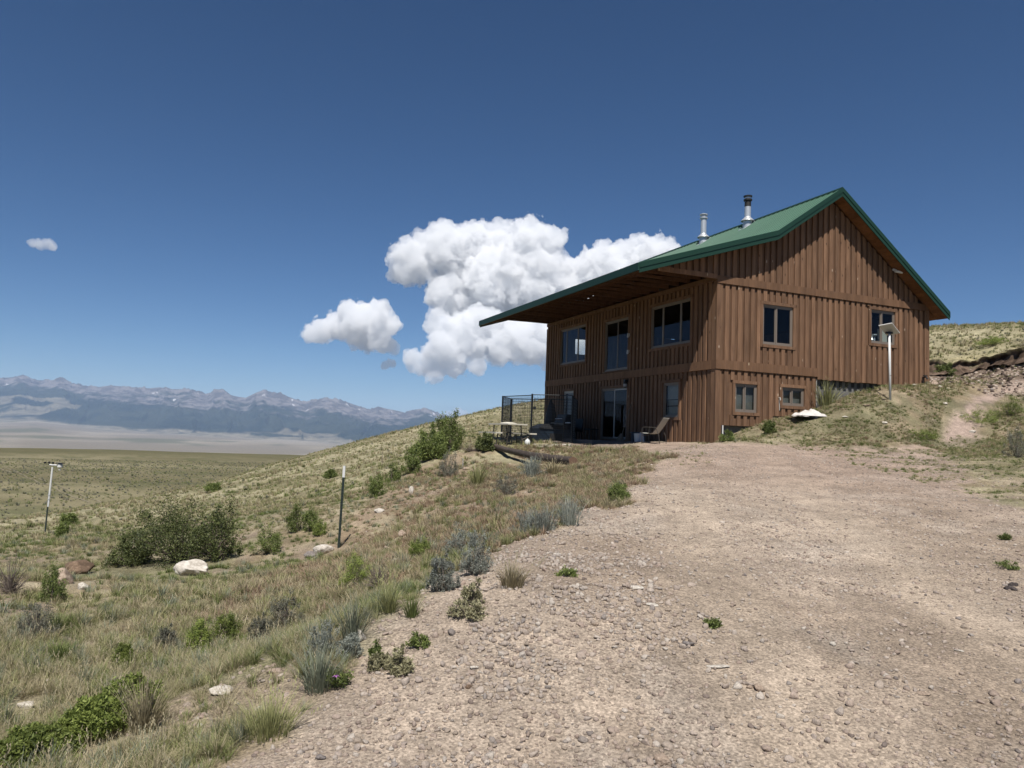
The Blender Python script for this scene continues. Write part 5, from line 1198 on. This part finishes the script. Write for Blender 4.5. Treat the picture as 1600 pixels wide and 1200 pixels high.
M['twig'] = simple('grey_twig', (.17, .135, .11), .9, 0, .35, 20)
M['twig_l'] = simple('pale_twig', (.30, .25, .20), .9, 0, .3, 20)
M['flower'] = simple('purple_petal', (.45, .16, .48), .6, 0, .1, 20)

def blades(n, h, spread, w, bend, seed, seg=3, root=.35, hvar=.5):
    r = np.random.default_rng(seed); V = []; F = []; A = []
    for i in range(n):
        a = r.uniform(0, 2 * np.pi); rr = spread * r.random() ** .7; x0, y0 = rr * np.cos(a) * root, rr * np.sin(a) * root
        hh = h * (1 - hvar * r.random()); lean_ = (rr / max(spread, 1e-6)) * bend * r.uniform(.5, 1.3); da = a + r.normal(0, .5)
        dx, dy = np.cos(da), np.sin(da); sx, sy = -dy, dx; tw = r.uniform(-.6, .6); sx, sy = sx * np.cos(tw) - sy * np.sin(tw), sx * np.sin(tw) + sy * np.cos(tw)
        lv = r.random(); base = len(V); ww = w * r.uniform(.6, 1.3)
        for k in range(seg + 1):
            t_ = k / seg; px_ = x0 + dx * lean_ * hh * t_ ** 1.7; py_ = y0 + dy * lean_ * hh * t_ ** 1.7; pz_ = hh * t_ * (1 - .22 * lean_ * t_)
            if k == seg: V.append((px_, py_, pz_)); A.append(lv * .6 + .4)
            else:
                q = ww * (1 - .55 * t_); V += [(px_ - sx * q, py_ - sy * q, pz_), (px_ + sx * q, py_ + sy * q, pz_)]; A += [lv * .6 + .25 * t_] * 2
        for k in range(seg - 1): b = base + 2 * k; F += [(b, b + 1, b + 3), (b, b + 3, b + 2)]
        b = base + 2 * (seg - 1); F.append((b, b + 1, b + 2))
    return V, F, A
def blade_mesh(name, m, *a, extra=None, **k):
    V, F, A = blades(*a, **k)
    if extra:
        V2, F2, A2 = extra; o = len(V); V = V + V2; F = F + [tuple(q + o for q in f) for f in F2]; A = A + A2
    return np_mesh(name, V, F, [M[m]], [('lv', 'FLOAT', np.array(A, np.float32))], smooth=False)
def seed_heads(n, h, seed, spread=.1):
    """thin stalks with feathery heads"""
    r = np.random.default_rng(seed); V = []; F = []; A = []
    for i in range(n):
        a = r.uniform(0, 6.28); l_ = r.uniform(0, spread); x, y = np.cos(a) * l_ * .3, np.sin(a) * l_ * .3; hh = h * r.uniform(.7, 1.1); tx, ty = x + np.cos(a) * l_ * 1.6, y + np.sin(a) * l_ * 1.6
        b = len(V); s = .0016; V += [(x - s, y, 0), (x + s, y, 0), (tx, ty, hh)]; A += [.6] * 3; F.append((b, b + 1, b + 2))
        for k in range(7):
            t_ = .72 + .28 * k / 7; cx_, cy_, cz_ = x + (tx - x) * t_, y + (ty - y) * t_, hh * t_; q = .009; an = r.uniform(0, 6.28)
            b = len(V); V += [(cx_, cy_, cz_), (cx_ + q * np.cos(an), cy_ + q * np.sin(an), cz_ + q * 1.3), (cx_ + .3 * q * np.cos(an), cy_ + .3 * q * np.sin(an), cz_ + q * 2.4)]; A += [1.0] * 3; F.append((b, b + 1, b + 2))
    return V, F, A

gp = []      # prototypes: near tufts
specs = [('g_straw', 44, .22, .17, .0019, 1.5), ('g_straw', 34, .13, .16, .0019, 1.7), ('g_olive', 46, .19, .16, .0020, 1.4), ('g_olive', 40, .11, .15, .0022, 1.5), ('g_green', 44, .17, .13, .0024, 1.1), ('g_green', 36, .08, .13, .0028, 1.3), ('g_blue', 50, .24, .13, .0022, .9), ('g_rust', 40, .14, .15, .0020, 1.5)]
for i, (m_, n_, h_, s_, w_, b_) in enumerate(specs):
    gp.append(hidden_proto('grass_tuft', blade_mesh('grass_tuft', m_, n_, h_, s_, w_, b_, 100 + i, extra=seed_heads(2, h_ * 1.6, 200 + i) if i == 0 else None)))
fp = []      # far tufts: fewer wider blades
for i, (m_, n_, h_, s_, w_, b_) in enumerate([('g_straw', 16, .22, .22, .010, .9), ('g_olive', 16, .22, .22, .011, .9), ('g_green', 16, .18, .24, .013, .9), ('l_sage2', 18, .20, .20, .012, .8), ('g_rust', 16, .2, .22, .010, .9), ('l_dark', 20, .26, .24, .016, .8)]):
    fp.append(hidden_proto('far_tuft', blade_mesh('far_tuft', m_, n_, h_, s_, w_, b_, 300 + i, seg=2)))
def kinds(x, y, n1, far=False):
    """which plant grows where, from broad patches in the photo"""
    r = np.hypot(x, y); u = rng.random(len(x)); g = fbm(x / 2.4, y / 2.4, 3, 161); q = fbm(x / 6, y / 6, 3, 162); px = 800 + FPX * x / y
    if far:
        # 0 straw 1 olive 2 green 3 sage 4 rust 5 dark
        k = np.where(u < .52, 0, np.where(u < .88, 1, np.where(u < .94, 2, np.where(u < .985, 3, 5))))
        k = np.where((g > .60) & (u < .35), 2, k); inb = (x > -4.5) & (y > 9) & (y < 26) & (x < 4.5); k = np.where(inb & (u < .55), np.where(u < .30, 4, 0), k)
        return k
    k = np.where(u < .25, 0, np.where(u < .38, 1, np.where(u < .57, 2, np.where(u < .70, 3, np.where(u < .84, 4, np.where(u < .94, 5, 6))))))
    k = np.where((g > .54) & (u < .55), np.where(u < .35, 4, 5), k)
    inb = (x > -3.0) & (y > 8.5) & (y < 26) & (x < 4.5); k = np.where(inb & (u < .62), np.where(u < .40, 7, 1), k)
    return k
mp = []      # middle distance tufts
for i, (m_, n_, h_, s_, w_, b_) in enumerate([('g_straw', 34, .20, .18, .0042, 1.4), ('g_straw', 28, .13, .17, .0042, 1.6), ('g_olive', 36, .18, .17, .0045, 1.3), ('g_olive', 30, .11, .16, .0045, 1.4), ('g_green', 34, .16, .14, .005, 1.0), ('g_green', 30, .08, .14, .0055, 1.2), ('g_blue', 34, .22, .14, .0045, .9), ('g_rust', 34, .15, .17, .0042, 1.4)]):
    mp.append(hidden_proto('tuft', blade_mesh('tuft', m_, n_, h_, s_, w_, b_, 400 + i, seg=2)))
def clear_of_plants(x, y):
    ok = np.ones(len(x), bool)
    for cx_, cy_4, rr in CLEAR:
        dx, dy = x - cx_, y - cy_4; ok &= (dx * dx + (dy + rr * .35) ** 2 > rr * rr)
    return ok
def mkgrass(name, n, r0, r1, protos, far, sc, dens_thr, label, az0=-44, az1=44, powr=1.0):
    x, y = sample(n, r0, r1, az0, az1, powr); dm = drive_mask(x, y); a, b = to_house(x, y)
    bare = fbm(x / .9, y / .9, 4, 64); cov = fbm(x / 1.6, y / 1.6, 3, 171)
    keep = (dm < .4) & ~inhouse(x, y, .02) & ~((a > -2.6) & (a < 0) & (b > 1.5) & (b < 12)) & (cov > dens_thr - .12 * rng.random(len(x))) & ~((bare > .64) & (rng.random(len(x)) < .6))
    pd = line_d(PATH_PTS, x, y); keep &= (pd > .75) | (rng.random(len(x)) < .06)
    bd = line_d(BANK, x, y); side = poly_sd(np.vstack([BANK, [[40, 60], [5, 60]]]), x, y); keep &= ~((bd < 2.0) & (side > 0) & (rng.random(len(x)) < .8)) & ~((bd < .35))
    inb = (x > -1.5) & (y > 9) & (y < 24) & (x < 4) ; keep &= ~((x > 7.5) & (y < 24) & (rng.random(len(x)) < .65)); keep &= clear_of_plants(x, y)
    x, y = x[keep], y[keep]; z = ground_z(x, y) - .012
    k = kinds(x, y, None, far); s = sc * rng.uniform(.55, 1.3, len(x)) * (.75 + .5 * fbm(x / 3, y / 3, 2, 172))
    s = s * np.where(drive_mask(x, y) > .05, .6, 1) * np.where((x > 7.0) & (y < 24), .42, 1)
    S = np.stack([s, s, s * rng.uniform(.7, 1.2, len(x))], 1)
    return scatter(name, np.stack([x, y, z], 1), rng.uniform(0, 6.28, len(x)), S, k, protos, label, 'grass')
mkgrass('grass', 12500, 2.2, 9, gp, False, .64, .33, 'mixed dry and green bunch grass over the near slope', -46, 5, .6)
mkgrass('grass', 30000, 8.0, 24, mp, False, .68, .27, 'dry grass tufts across the middle of the slope', powr=.7)
mkgrass('grass', 52000, 20, 75, fp, True, .66, .26, 'pale bunch grass dotting the far hillside', powr=.9)
mkgrass('grass', 16000, 75, 320, [fp[3], fp[1], fp[2], fp[3], fp[1], fp[5]], True, 2.2, .40, 'scattered low bushes over the green plain', -46, 2, powr=.8)
# mound beside the gable wall and hill above the cut
def mkregion(name, n, xr, yr, fn, protos, ks, sc, label, cat='grass'):
    x = rng.uniform(*xr, n); y = rng.uniform(*yr, n); keep = fn(x, y); x, y = x[keep], y[keep]; z = ground_z(x, y) - .01
    k = rng.choice(ks, len(x)); s = sc * rng.uniform(.5, 1.3, len(x))
    return scatter(name, np.stack([x, y, z], 1), rng.uniform(0, 6.28, len(x)), s, k, protos, label, cat)
def f_mound(x, y):
    a, b = to_house(x, y); return (b < -.02) & (b > -6.5) & (a > -.1) & (drive_mask(x, y) < .5) & (fbm(x / .8, y / .8, 3, 181) > .33 + .12 * rng.random(len(x))) & (line_d(PATH_PTS, x, y) > .6)
mkregion('grass', 22000, (6, 18), (18, 29), f_mound, mp, [0, 1, 2, 3, 3, 1, 5, 5, 4, 7], .62, 'short green and straw grass on the mound below the gable wall')
mkregion('grass', 12000, (7.5, 17), (10, 23), lambda x, y: (fbm(x / .55, y / .55, 4, 83) > .485) & (poly_sd(DRV, x, y) > -2.2), mp, [5, 5, 3, 3, 1, 4], .5, 'sparse low green weeds at the right edge of the drive')
mkregion('grass', 3000, (-1.5, 6.5), (15.5, 24), lambda x, y: (np.abs(poly_sd(DRV, x, y)) < 1.0) & (fbm(x / .7, y / .7, 3, 85) > .47) & ~patio(x, y), mp, [5, 5, 3, 2], .38, 'short green grass patch between the log and the patio')
mkregion('grass', 16000, (10, 34), (24, 60), lambda x, y: (poly_sd(np.vstack([BANK, [[40, 60], [5, 60]]]), x, y) < -.1) & ~inhouse(x, y, .1) & (fbm(x / 1.2, y / 1.2, 3, 186) > .36), fp, [0, 0, 1, 1, 1, 3, 2], .62, 'dry bunch grass covering the hill above the cut bank')
mkregion('grass', 1500, (10, 26), (22, 32), lambda x, y: (line_d(BANK, x, y) < .75) & (poly_sd(np.vstack([BANK, [[40, 60], [5, 60]]]), x, y) < .05) & ~inhouse(x, y, .1), mp, [0, 2, 3, 0, 1], .9, 'dry grass hanging over the lip of the cut bank')
mkregion('grass', 15000, (-3.6, 4.8), (7, 26), lambda x, y: (drive_mask(x, y) < .3) & ~inhouse(x, y, .1) & ~patio(x, y) & (poly_sd(DRV, x, y) < 4.5) & (fbm(x / .7, y / .7, 3, 188) > .40) & clear_of_plants(x, y), mp, [7, 7, 7, 1, 1, 0, 2], .85, 'rusty and tan dry grass thick on the bank beside the drive')
mkregion('grass', 2200, (-3.2, .2), (2.6, 7.5), lambda x, y: (drive_mask(x, y) < .25) & (poly_sd(DRV, x, y) < 1.3) & (fbm(x / .4, y / .4, 3, 189) > .42), gp, [0, 1, 2, 3, 4, 5, 1, 3], .62, 'short mixed grass fraying out at the near edge of the drive')
# gravel
sp = [hidden_proto('pebble', rock_mesh('pebble', 500 + i, 1, M['gravel'], .7, .25, 7)) for i in range(6)] + [hidden_proto('stone', rock_mesh('stone', 520 + i, 2, M['gravel'], .65, .25, 14)) for i in range(5)]
def mkgravel(name, n, r0, r1, s0, s1, label, az0=-30, az1=44, pw=2.2, protos_k=(0, 6), powr=1.0, thr=.0, edge=False):
    x, y = sample(n, r0, r1, az0, az1, powr); dm = drive_mask(x, y); u = rng.random(n)
    pat_ = fbm(x / .6, y / .6, 3, 191); sd = poly_sd(DRV, x, y)
    keep = ((dm > .5) | ((sd < .9) & (u < .35)) | (line_d(PATH_PTS, x, y) < .6)) & ~inhouse(x, y, .05) & (pat_ > thr)
    keep &= (track_d(x, y) > .38) | (rng.random(n) < .35)
    x, y, sd, pat_ = x[keep], y[keep], sd[keep], pat_[keep]; z = ground_z(x, y); s = s0 * (s1 / s0) ** (rng.random(len(x)) ** pw)
    return scatter(name, np.stack([x, y, z + s * .12], 1), rng.uniform(0, 6.28, len(x)), np.stack([s, s * rng.uniform(.6, 1, len(x)), s * rng.uniform(.6, 1.1, len(x))], 1), rng.integers(*protos_k, len(x)), sp, label, 'gravel', tilt=rng.normal(0, .25, (len(x), 2)))
mkgravel('gravel', 60000, 2.6, 8.5, .0028, .026, 'fine pinkish gravel on the near part of the drive', pw=4.0)
mkgravel('gravel', 4200, 2.6, 12, .016, .045, 'loose fist sized and smaller stones in drifts along the drive', thr=.50, protos_k=(6, 11), pw=1.8, az0=-32)
mkgravel('gravel', 52000, 7, 22, .008, .032, 'coarse gravel on the far part of the drive up to the house', powr=.8)
def drift(name, px, py, sx, sy, n, label):
    c = put(px, py); x = rng.normal(c.x, sx, n); y = rng.normal(c.y, sy, n) + (x - c.x) * .5; k = (fbm(x / .5, y / .5, 2, 195) > .40) & (y > 2.4); x, y = x[k], y[k]
    s = .007 * (.036 / .007) ** (rng.random(len(x)) ** 1.7)
    return scatter(name, np.stack([x, y, ground_z(x, y) + s * .2], 1), rng.uniform(0, 6.28, len(x)), np.stack([s, s * .8, s * rng.uniform(.8, 1.4, len(x))], 1), rng.integers(0, 4, len(x)), pale_st, label, 'gravel', tilt=rng.normal(0, .3, (len(x), 2)))
M['pale_stone'] = rock_mat('pale_stone', [(0, (.36, .29, .24)), (.3, (.50, .42, .35)), (.55, (.40, .33, .28)), (.8, (.60, .53, .45)), (1, (.30, .26, .235))], scale=3.0)
pale_st = [hidden_proto('pale_stone', rock_mesh('pale_stone', 590 + i, 2, M['pale_stone'], .7, .25, 14)) for i in range(4)]
M['bank_stone'] = rock_mat('bank_stone', [(0, (.05, .035, .028)), (.4, (.10, .07, .055)), (.7, (.17, .125, .10)), (1, (.30, .24, .19))], scale=3.0)
bs = [hidden_proto('bank_stone', rock_mesh('bank_stone', 560 + i, 2, M['bank_stone'], .8, .4, 7)) for i in range(4)]
def flecks(n, r0, r1, a, b, label):
    x, y = sample(n, r0, r1, -30, 44, .9); k = (drive_mask(x, y) > .6) & ~inhouse(x, y, .05); x, y = x[k], y[k]; s = a * (b / a) ** (rng.random(len(x)) ** 2.4)
    return scatter('gravel', np.stack([x, y, ground_z(x, y) + s * .1], 1), rng.uniform(0, 6.28, len(x)), np.stack([s, s * .75, s * rng.uniform(.6, 1.2, len(x))], 1), rng.integers(0, 4, len(x)), pale_st, label, 'gravel', tilt=rng.normal(0, .3, (len(x), 2)))
flecks(9000, 2.7, 21, .006, .034, 'bleached pale chips strewn over the whole drive')
drift('gravel', 860, 1010, .45, .9, 2600, 'denser drift of pale stones left of the drive centre')
drift('gravel', 950, 890, .5, 1.6, 2000, 'loose strip of pale stones along the middle of the drive')
drift('gravel', 820, 870, .5, .5, 700, 'pale stones gathered at the bank edge by the sage')
def f_rub(x, y):
    bd = line_d(BANK, x, y); side = poly_sd(np.vstack([BANK, [[40, 60], [5, 60]]]), x, y); return (bd < 2.6) & (side > -.15) & ~inhouse(x, y, .05)
mkregion('rubble', 9000, (11, 24), (22, 31), f_rub, sp[:8] + bs, [0, 1, 2, 3, 4, 5, 6, 7, 8, 9, 10, 11, 8, 9], .075, 'broken pink and brown stones below the cut bank', 'stones')
mkregion('rubble', 1600, (11, 24), (22, 32), lambda x, y: (line_d(BANK, x, y) < .42) & (poly_sd(np.vstack([BANK, [[40, 60], [5, 60]]]), x, y) > -.2) & ~inhouse(x, y, .05), bs, [0, 1, 2, 3], .09, 'dark earth clods and stones in the face of the cut bank', 'stones')
mkregion('rubble', 5000, (6, 18), (18, 29), lambda x, y: f_mound(x, y) & (fbm(x / .9, y / .9, 3, 187) > .48), sp, [0, 1, 2, 3, 4, 5, 6, 7], .030, 'small stones and dirt clods over the mound by the gable wall', 'stones')
def f_emb(x, y): return (drive_mask(x, y) < .5) & (fbm(x / .9, y / .9, 4, 64) > .50) & (np.abs(poly_sd(DRV, x, y)) < 5)
mkregion('rubble', 14000, (-4, 5), (4, 25), f_emb, sp, [0, 1, 2, 3, 4, 5, 6, 7, 8], .030, 'loose stones among dry grass on the brown bank', 'stones')

# ------------------------------------------------------------------ single stones that stand out
def rock(px, py, wpx, m, label, hr=.6, dr=.8, seed=0, group=None, sub=3, rz=None, flat=.7, name='rock', sink=.25, cuts=8):
    b = put(px, py); dist = b.y; w_ = wpx / FPX * dist / 2
    me = rock_mesh(name, 700 + seed, sub, M[m], flat, .30, cuts)
    o = bpy.data.objects.new(name, me); COL.objects.link(o)
    o.scale = (w_, w_ * dr, w_ * hr); o.location = (b.x, b.y + w_ * dr * .5, b.z + w_ * hr * flat * (1 - sink * 2)); o.rotation_euler = (0, 0, R(seed * 37 % 50 - 25) if rz is None else R(rz))
    return tag(o, label, 'rock', group)
for i, q in enumerate(RK):
    px, py, wp, m_, lb, hr, dr = q
    rock(px, py, wp, m_, lb, hr, dr, seed=i, sub=4 if wp > 30 else 3 if wp > 11 else 2, flat=.75, name='boulder' if wp > 30 and 'boulder' in lb else 'rock', cuts=10)
# medium stones at the drive: 10 px and more but alike
MS = []
mr_ = random.Random(77); meshes = [rock_mesh('cobble', 900 + i, 2, M['gravel'], .7, .25, 14) for i in range(8)]
def cob(px, py, wpx, label, group):
    b = put(px, py); w_ = wpx / FPX * b.y / 2; o = bpy.data.objects.new('cobble', meshes[mr_.randrange(8)]); COL.objects.link(o)
    o.scale = (w_, w_ * mr_.uniform(.6, .95), w_ * mr_.uniform(.6, 1.0)); o.location = (b.x, b.y, b.z + w_ * .22); o.rotation_euler = (mr_.gauss(0, .2), mr_.gauss(0, .2), mr_.uniform(0, 6)); tag(o, label, 'stone', group)
for (cx_, cy_2, sx_, sy_, n_, lb, gpn) in ((860, 1060, 110, 90, 46, 'loose cobble in the stony drift left of the drive centre', 'cobbles in the stony drift'), (600, 1120, 110, 60, 26, 'loose cobble at the lower left edge of the drive', 'cobbles at the lower left edge'), (760, 1160, 120, 30, 22, 'loose cobble along the bottom edge of the drive', 'cobbles along the bottom edge'),
        (900, 960, 50, 40, 14, 'loose cobble on the gravel strip above the drift', 'cobbles above the drift'), (1080, 1150, 60, 40, 14, 'loose cobble near the tan block at the bottom', 'cobbles near the tan block'), (860, 850, 60, 14, 12, 'loose cobble along the sage bushes', 'cobbles along the sage')):
    for k in range(n_):
        px, py = mr_.gauss(cx_, sx_ * .6), mr_.gauss(cy_2, sy_ * .6); py = min(py, 1195); cob(px, py, mr_.uniform(8, 17) * (.55 + .45 * (py / 1100)), lb, gpn)

# ------------------------------------------------------------------ shrubs and clumps, each a thing of its own
def leaf_cloud(n, w, d, h, leaf, seed, tips=40, low=.05, clump=.16, shape='dome', aspect=2.2):
    """leaves gathered round branch tips, so that gaps show between the clumps"""
    r = np.random.default_rng(seed); T = []
    while len(T) < tips:
        x, y, z = r.uniform(-1, 1, 3); z = (z + 1) / 2
        q = x * x + y * y + (z * (1.0 if shape == 'dome' else .8)) ** 2
        if .30 < q < 1.0: T.append((x, y, z))
    T = np.array(T); T *= (1 + .22 * (r.random(tips) ** 2)[:, None]); T[:, 2] = low + T[:, 2] * (1 - low) * (1 + .25 * (r.random(tips) - .5))
    i = r.integers(0, tips, n); sz = clump * r.uniform(.5, 1.3, tips)[i]
    P = T[i] + r.normal(0, 1, (n, 3)) * sz[:, None] * np.array([1, 1, .8]); P[:, 2] = np.abs(P[:, 2])
    stem = r.random(n) < .25; t_ = r.random(n) ** .6; P = np.where(stem[:, None], T[i] * t_[:, None] + r.normal(0, .05, (n, 3)), P); P[:, 2] = np.maximum(P[:, 2], .02)
    P = P * np.array([w / 2, d / 2, h])
    dirn = r.normal(0, 1, (n, 3)) + np.array([0, 0, .6]); dirn /= np.linalg.norm(dirn, axis=1)[:, None]
    sd = np.cross(dirn, r.normal(0, 1, (n, 3))); sd /= np.linalg.norm(sd, axis=1)[:, None]
    L_ = leaf * r.uniform(.6, 1.3, n)[:, None]; W_ = L_ / aspect
    V = np.stack([P, P + dirn * L_ * .5 + sd * W_ * .5, P + dirn * L_, P + dirn * L_ * .5 - sd * W_ * .5], 1).reshape(-1, 3)
    F = (np.arange(n) * 4)[:, None] + np.array([[0, 1, 2, 3]])
    A = np.repeat(r.random(n) * .7 + .3 * r.random(tips)[i], 4)
    return V, F, A, T * np.array([w / 2, d / 2, h])
def stems_mb(T, seed, r0=.012, k=30, wob=.05):
    mb = MB(); r = random.Random(seed); sc_ = max(abs(T[:, 2]).max(), .1)
    for t_ in T[:k]:
        mid = (t_[0] * .35 + r.gauss(0, wob) * sc_, t_[1] * .35 + r.gauss(0, wob) * sc_, t_[2] * .5)
        mb.tube([(t_[0] * .06, t_[1] * .06, -.03), mid, tuple(t_)], [r0, r0 * .6, r0 * .2], 4, False)
    return mb
def shrub(kind, px, py, wpx, hpx, label, seed, name='shrub', cat='shrub', group=None):
    b = put(px, py); s = b.y / FPX; w_ = wpx * s; h_ = hpx * s; dd = w_ * .85
    cx_, cy_3 = b.x, b.y + dd * .30
    bz = gz(cx_, cy_3)
    e = empty(name, (cx_, cy_3, min(bz, b.z + .05)), label, cat, group)
    lp = max(.010, 2.2 * s)      # leaf length: real size, but not below about two pixels
    if kind == 'bush':
        V, F, A, T = leaf_cloud(int(14000 if wpx > 120 else 6000), w_, dd, h_, min(.060, max(.036, lp * 1.2)), seed, 70 if wpx > 120 else 34, clump=.115, aspect=1.7); st = ('twig', .012); m_ = 'l_dark'
    elif kind == 'ridge':
        V, F, A, T = leaf_cloud(11000, w_, dd, h_, .06, seed, 50, clump=.11, aspect=2.0); st = ('twig', .01); m_ = 'l_mid'
    elif kind == 'shrub':
        V, F, A, T = leaf_cloud(5200, w_, dd, h_, max(.02, lp * .9), seed, 26, clump=.14); st = ('twig', .007); m_ = 'l_mid'
    elif kind == 'lime':
        V, F, A, T = leaf_cloud(6500, w_, dd, h_, max(.020, lp * .8), seed, 60, clump=.10, aspect=4.5); st = ('twig', .005); m_ = 'l_lime'
    elif kind == 'mat':
        V, F, A, T = leaf_cloud(16000, w_, dd, h_, .024, seed, 150, low=.3, clump=.07, aspect=2.6); st = ('twig', .004); m_ = 'l_lime'
    elif kind == 'sage':
        V, F, A, T = leaf_cloud(6500, w_, dd, h_, max(.018, lp * .7), seed, 70, clump=.07, aspect=3.6); st = ('twig_l', .004); m_ = 'l_sage'
    elif kind == 'dullsage':
        V, F, A, T = leaf_cloud(6000, w_, dd, h_, max(.014, lp * .7), seed, 50, clump=.09, aspect=3.0); st = ('twig', .006); m_ = 'l_sage2'
    elif kind == 'pale':
        V, F, A, T = leaf_cloud(1800, w_, dd, h_, max(.018, lp * .9), seed, 40, clump=.10, aspect=1.8); st = ('twig_l', .003); m_ = 'l_pale'
    elif kind == 'weed':
        V, F, A, T = leaf_cloud(900, w_, dd, h_, max(.02, lp * .8), seed, 16, clump=.16, aspect=2.4); st = ('twig', .003); m_ = 'l_mid'
    elif kind == 'dead':
        V, F, A, T = leaf_cloud(500, w_, dd, h_, .012, seed, 90, clump=.06, aspect=3); st = ('twig', .006); m_ = 'l_sage2'
    elif kind in ('bunch', 'bluebunch', 'strawbunch', 'wand', 'greenbunch'):
        mm = dict(bunch='g_olive', bluebunch='g_blue', strawbunch='g_straw', wand='l_sage', greenbunch='g_green')[kind]
        n_ = 260 if wpx > 60 else 150; bw = max(.0022, .55 * s)
        V, F, A = blades(n_, h_ * 1.15, w_ * .5, bw, .85 if kind != 'wand' else .45, seed, 3, .5, .55)
        if kind in ('strawbunch', 'bunch'):
            V2, F2, A2 = seed_heads(14, h_ * 1.4, seed + 5, w_ * .5); o_ = len(V); V = V + V2; F = F + [tuple(q + o_ for q in f) for f in F2]; A = A + A2
        o = bpy.data.objects.new('blades', np_mesh('blades', V, F, [M[mm]], [('lv', 'FLOAT', np.array(A, np.float32))], smooth=False)); COL.objects.link(o); o.parent = e; o['kind'] = 'stuff'
        if kind == 'wand':
            V, F, A, T = leaf_cloud(3200, w_ * 1.1, dd, h_, max(.014, lp * .6), seed + 1, 60, clump=.06, aspect=3.5); o = bpy.data.objects.new('foliage', np_mesh('foliage', V, F, [M['l_sage']], [('lv', 'FLOAT', np.asarray(A, np.float32))], smooth=False)); COL.objects.link(o); o.parent = e; o['kind'] = 'stuff'
        return e
    o = bpy.data.objects.new('foliage', np_mesh('foliage', V, F, [M[m_]], [('lv', 'FLOAT', np.asarray(A, np.float32))], smooth=False)); COL.objects.link(o); o.parent = e; o['kind'] = 'stuff'
    sm_ = stems_mb(T, seed, st[1], 90 if kind == 'dead' else 46).build('stems', st[0], e); sm_['kind'] = 'stuff'
    return e
for i, (kd, px, py, wp, hp, lb, ct) in enumerate(SH):
    nm = {'shrub': 'shrub', 'bush': 'bush', 'sagebrush': 'sagebrush', 'grass clump': 'grass_clump', 'groundcover': 'groundcover', 'plant': 'plant', 'weed': 'weed'}[ct]
    e = shrub(kd, px, py, wp, hp, lb, 1000 + i, nm, ct)
    if 'one purple flower' in lb:
        mb = MB()
        for k in range(5): a = k * 1.2566; mb.quad((0, 0, 0), (.012 * math.cos(a - .4), .012 * math.sin(a - .4) - .004, .008), (.022 * math.cos(a), .022 * math.sin(a) - .006, .004), (.012 * math.cos(a + .4), .012 * math.sin(a + .4) - .004, .008))
        mb.v = [(x * 1.1, y * 1.1 - .09, z * 1.1 + .085) for x, y, z in mb.v]; mb.build('flower', 'flower', e)
st = put(723, 730); s_ = MB().tube([(0, 0, -.1), (.0, 0, 14 / FPX * st.y)], .014, 5).build('marker_stake', 'pale', None); s_.location = st; tag(s_, 'thin white marker stake stuck in the bank', 'stake')
st = put(597, 728); s_ = MB().tube([(0, 0, -.1), (-.02, 0, 22 / FPX * st.y)], .010, 5).build('marker_stake', 'twig_l', None); s_.location = st; tag(s_, 'thin bleached stick standing on the hillside', 'stake')
bpy.context.view_layer.update()
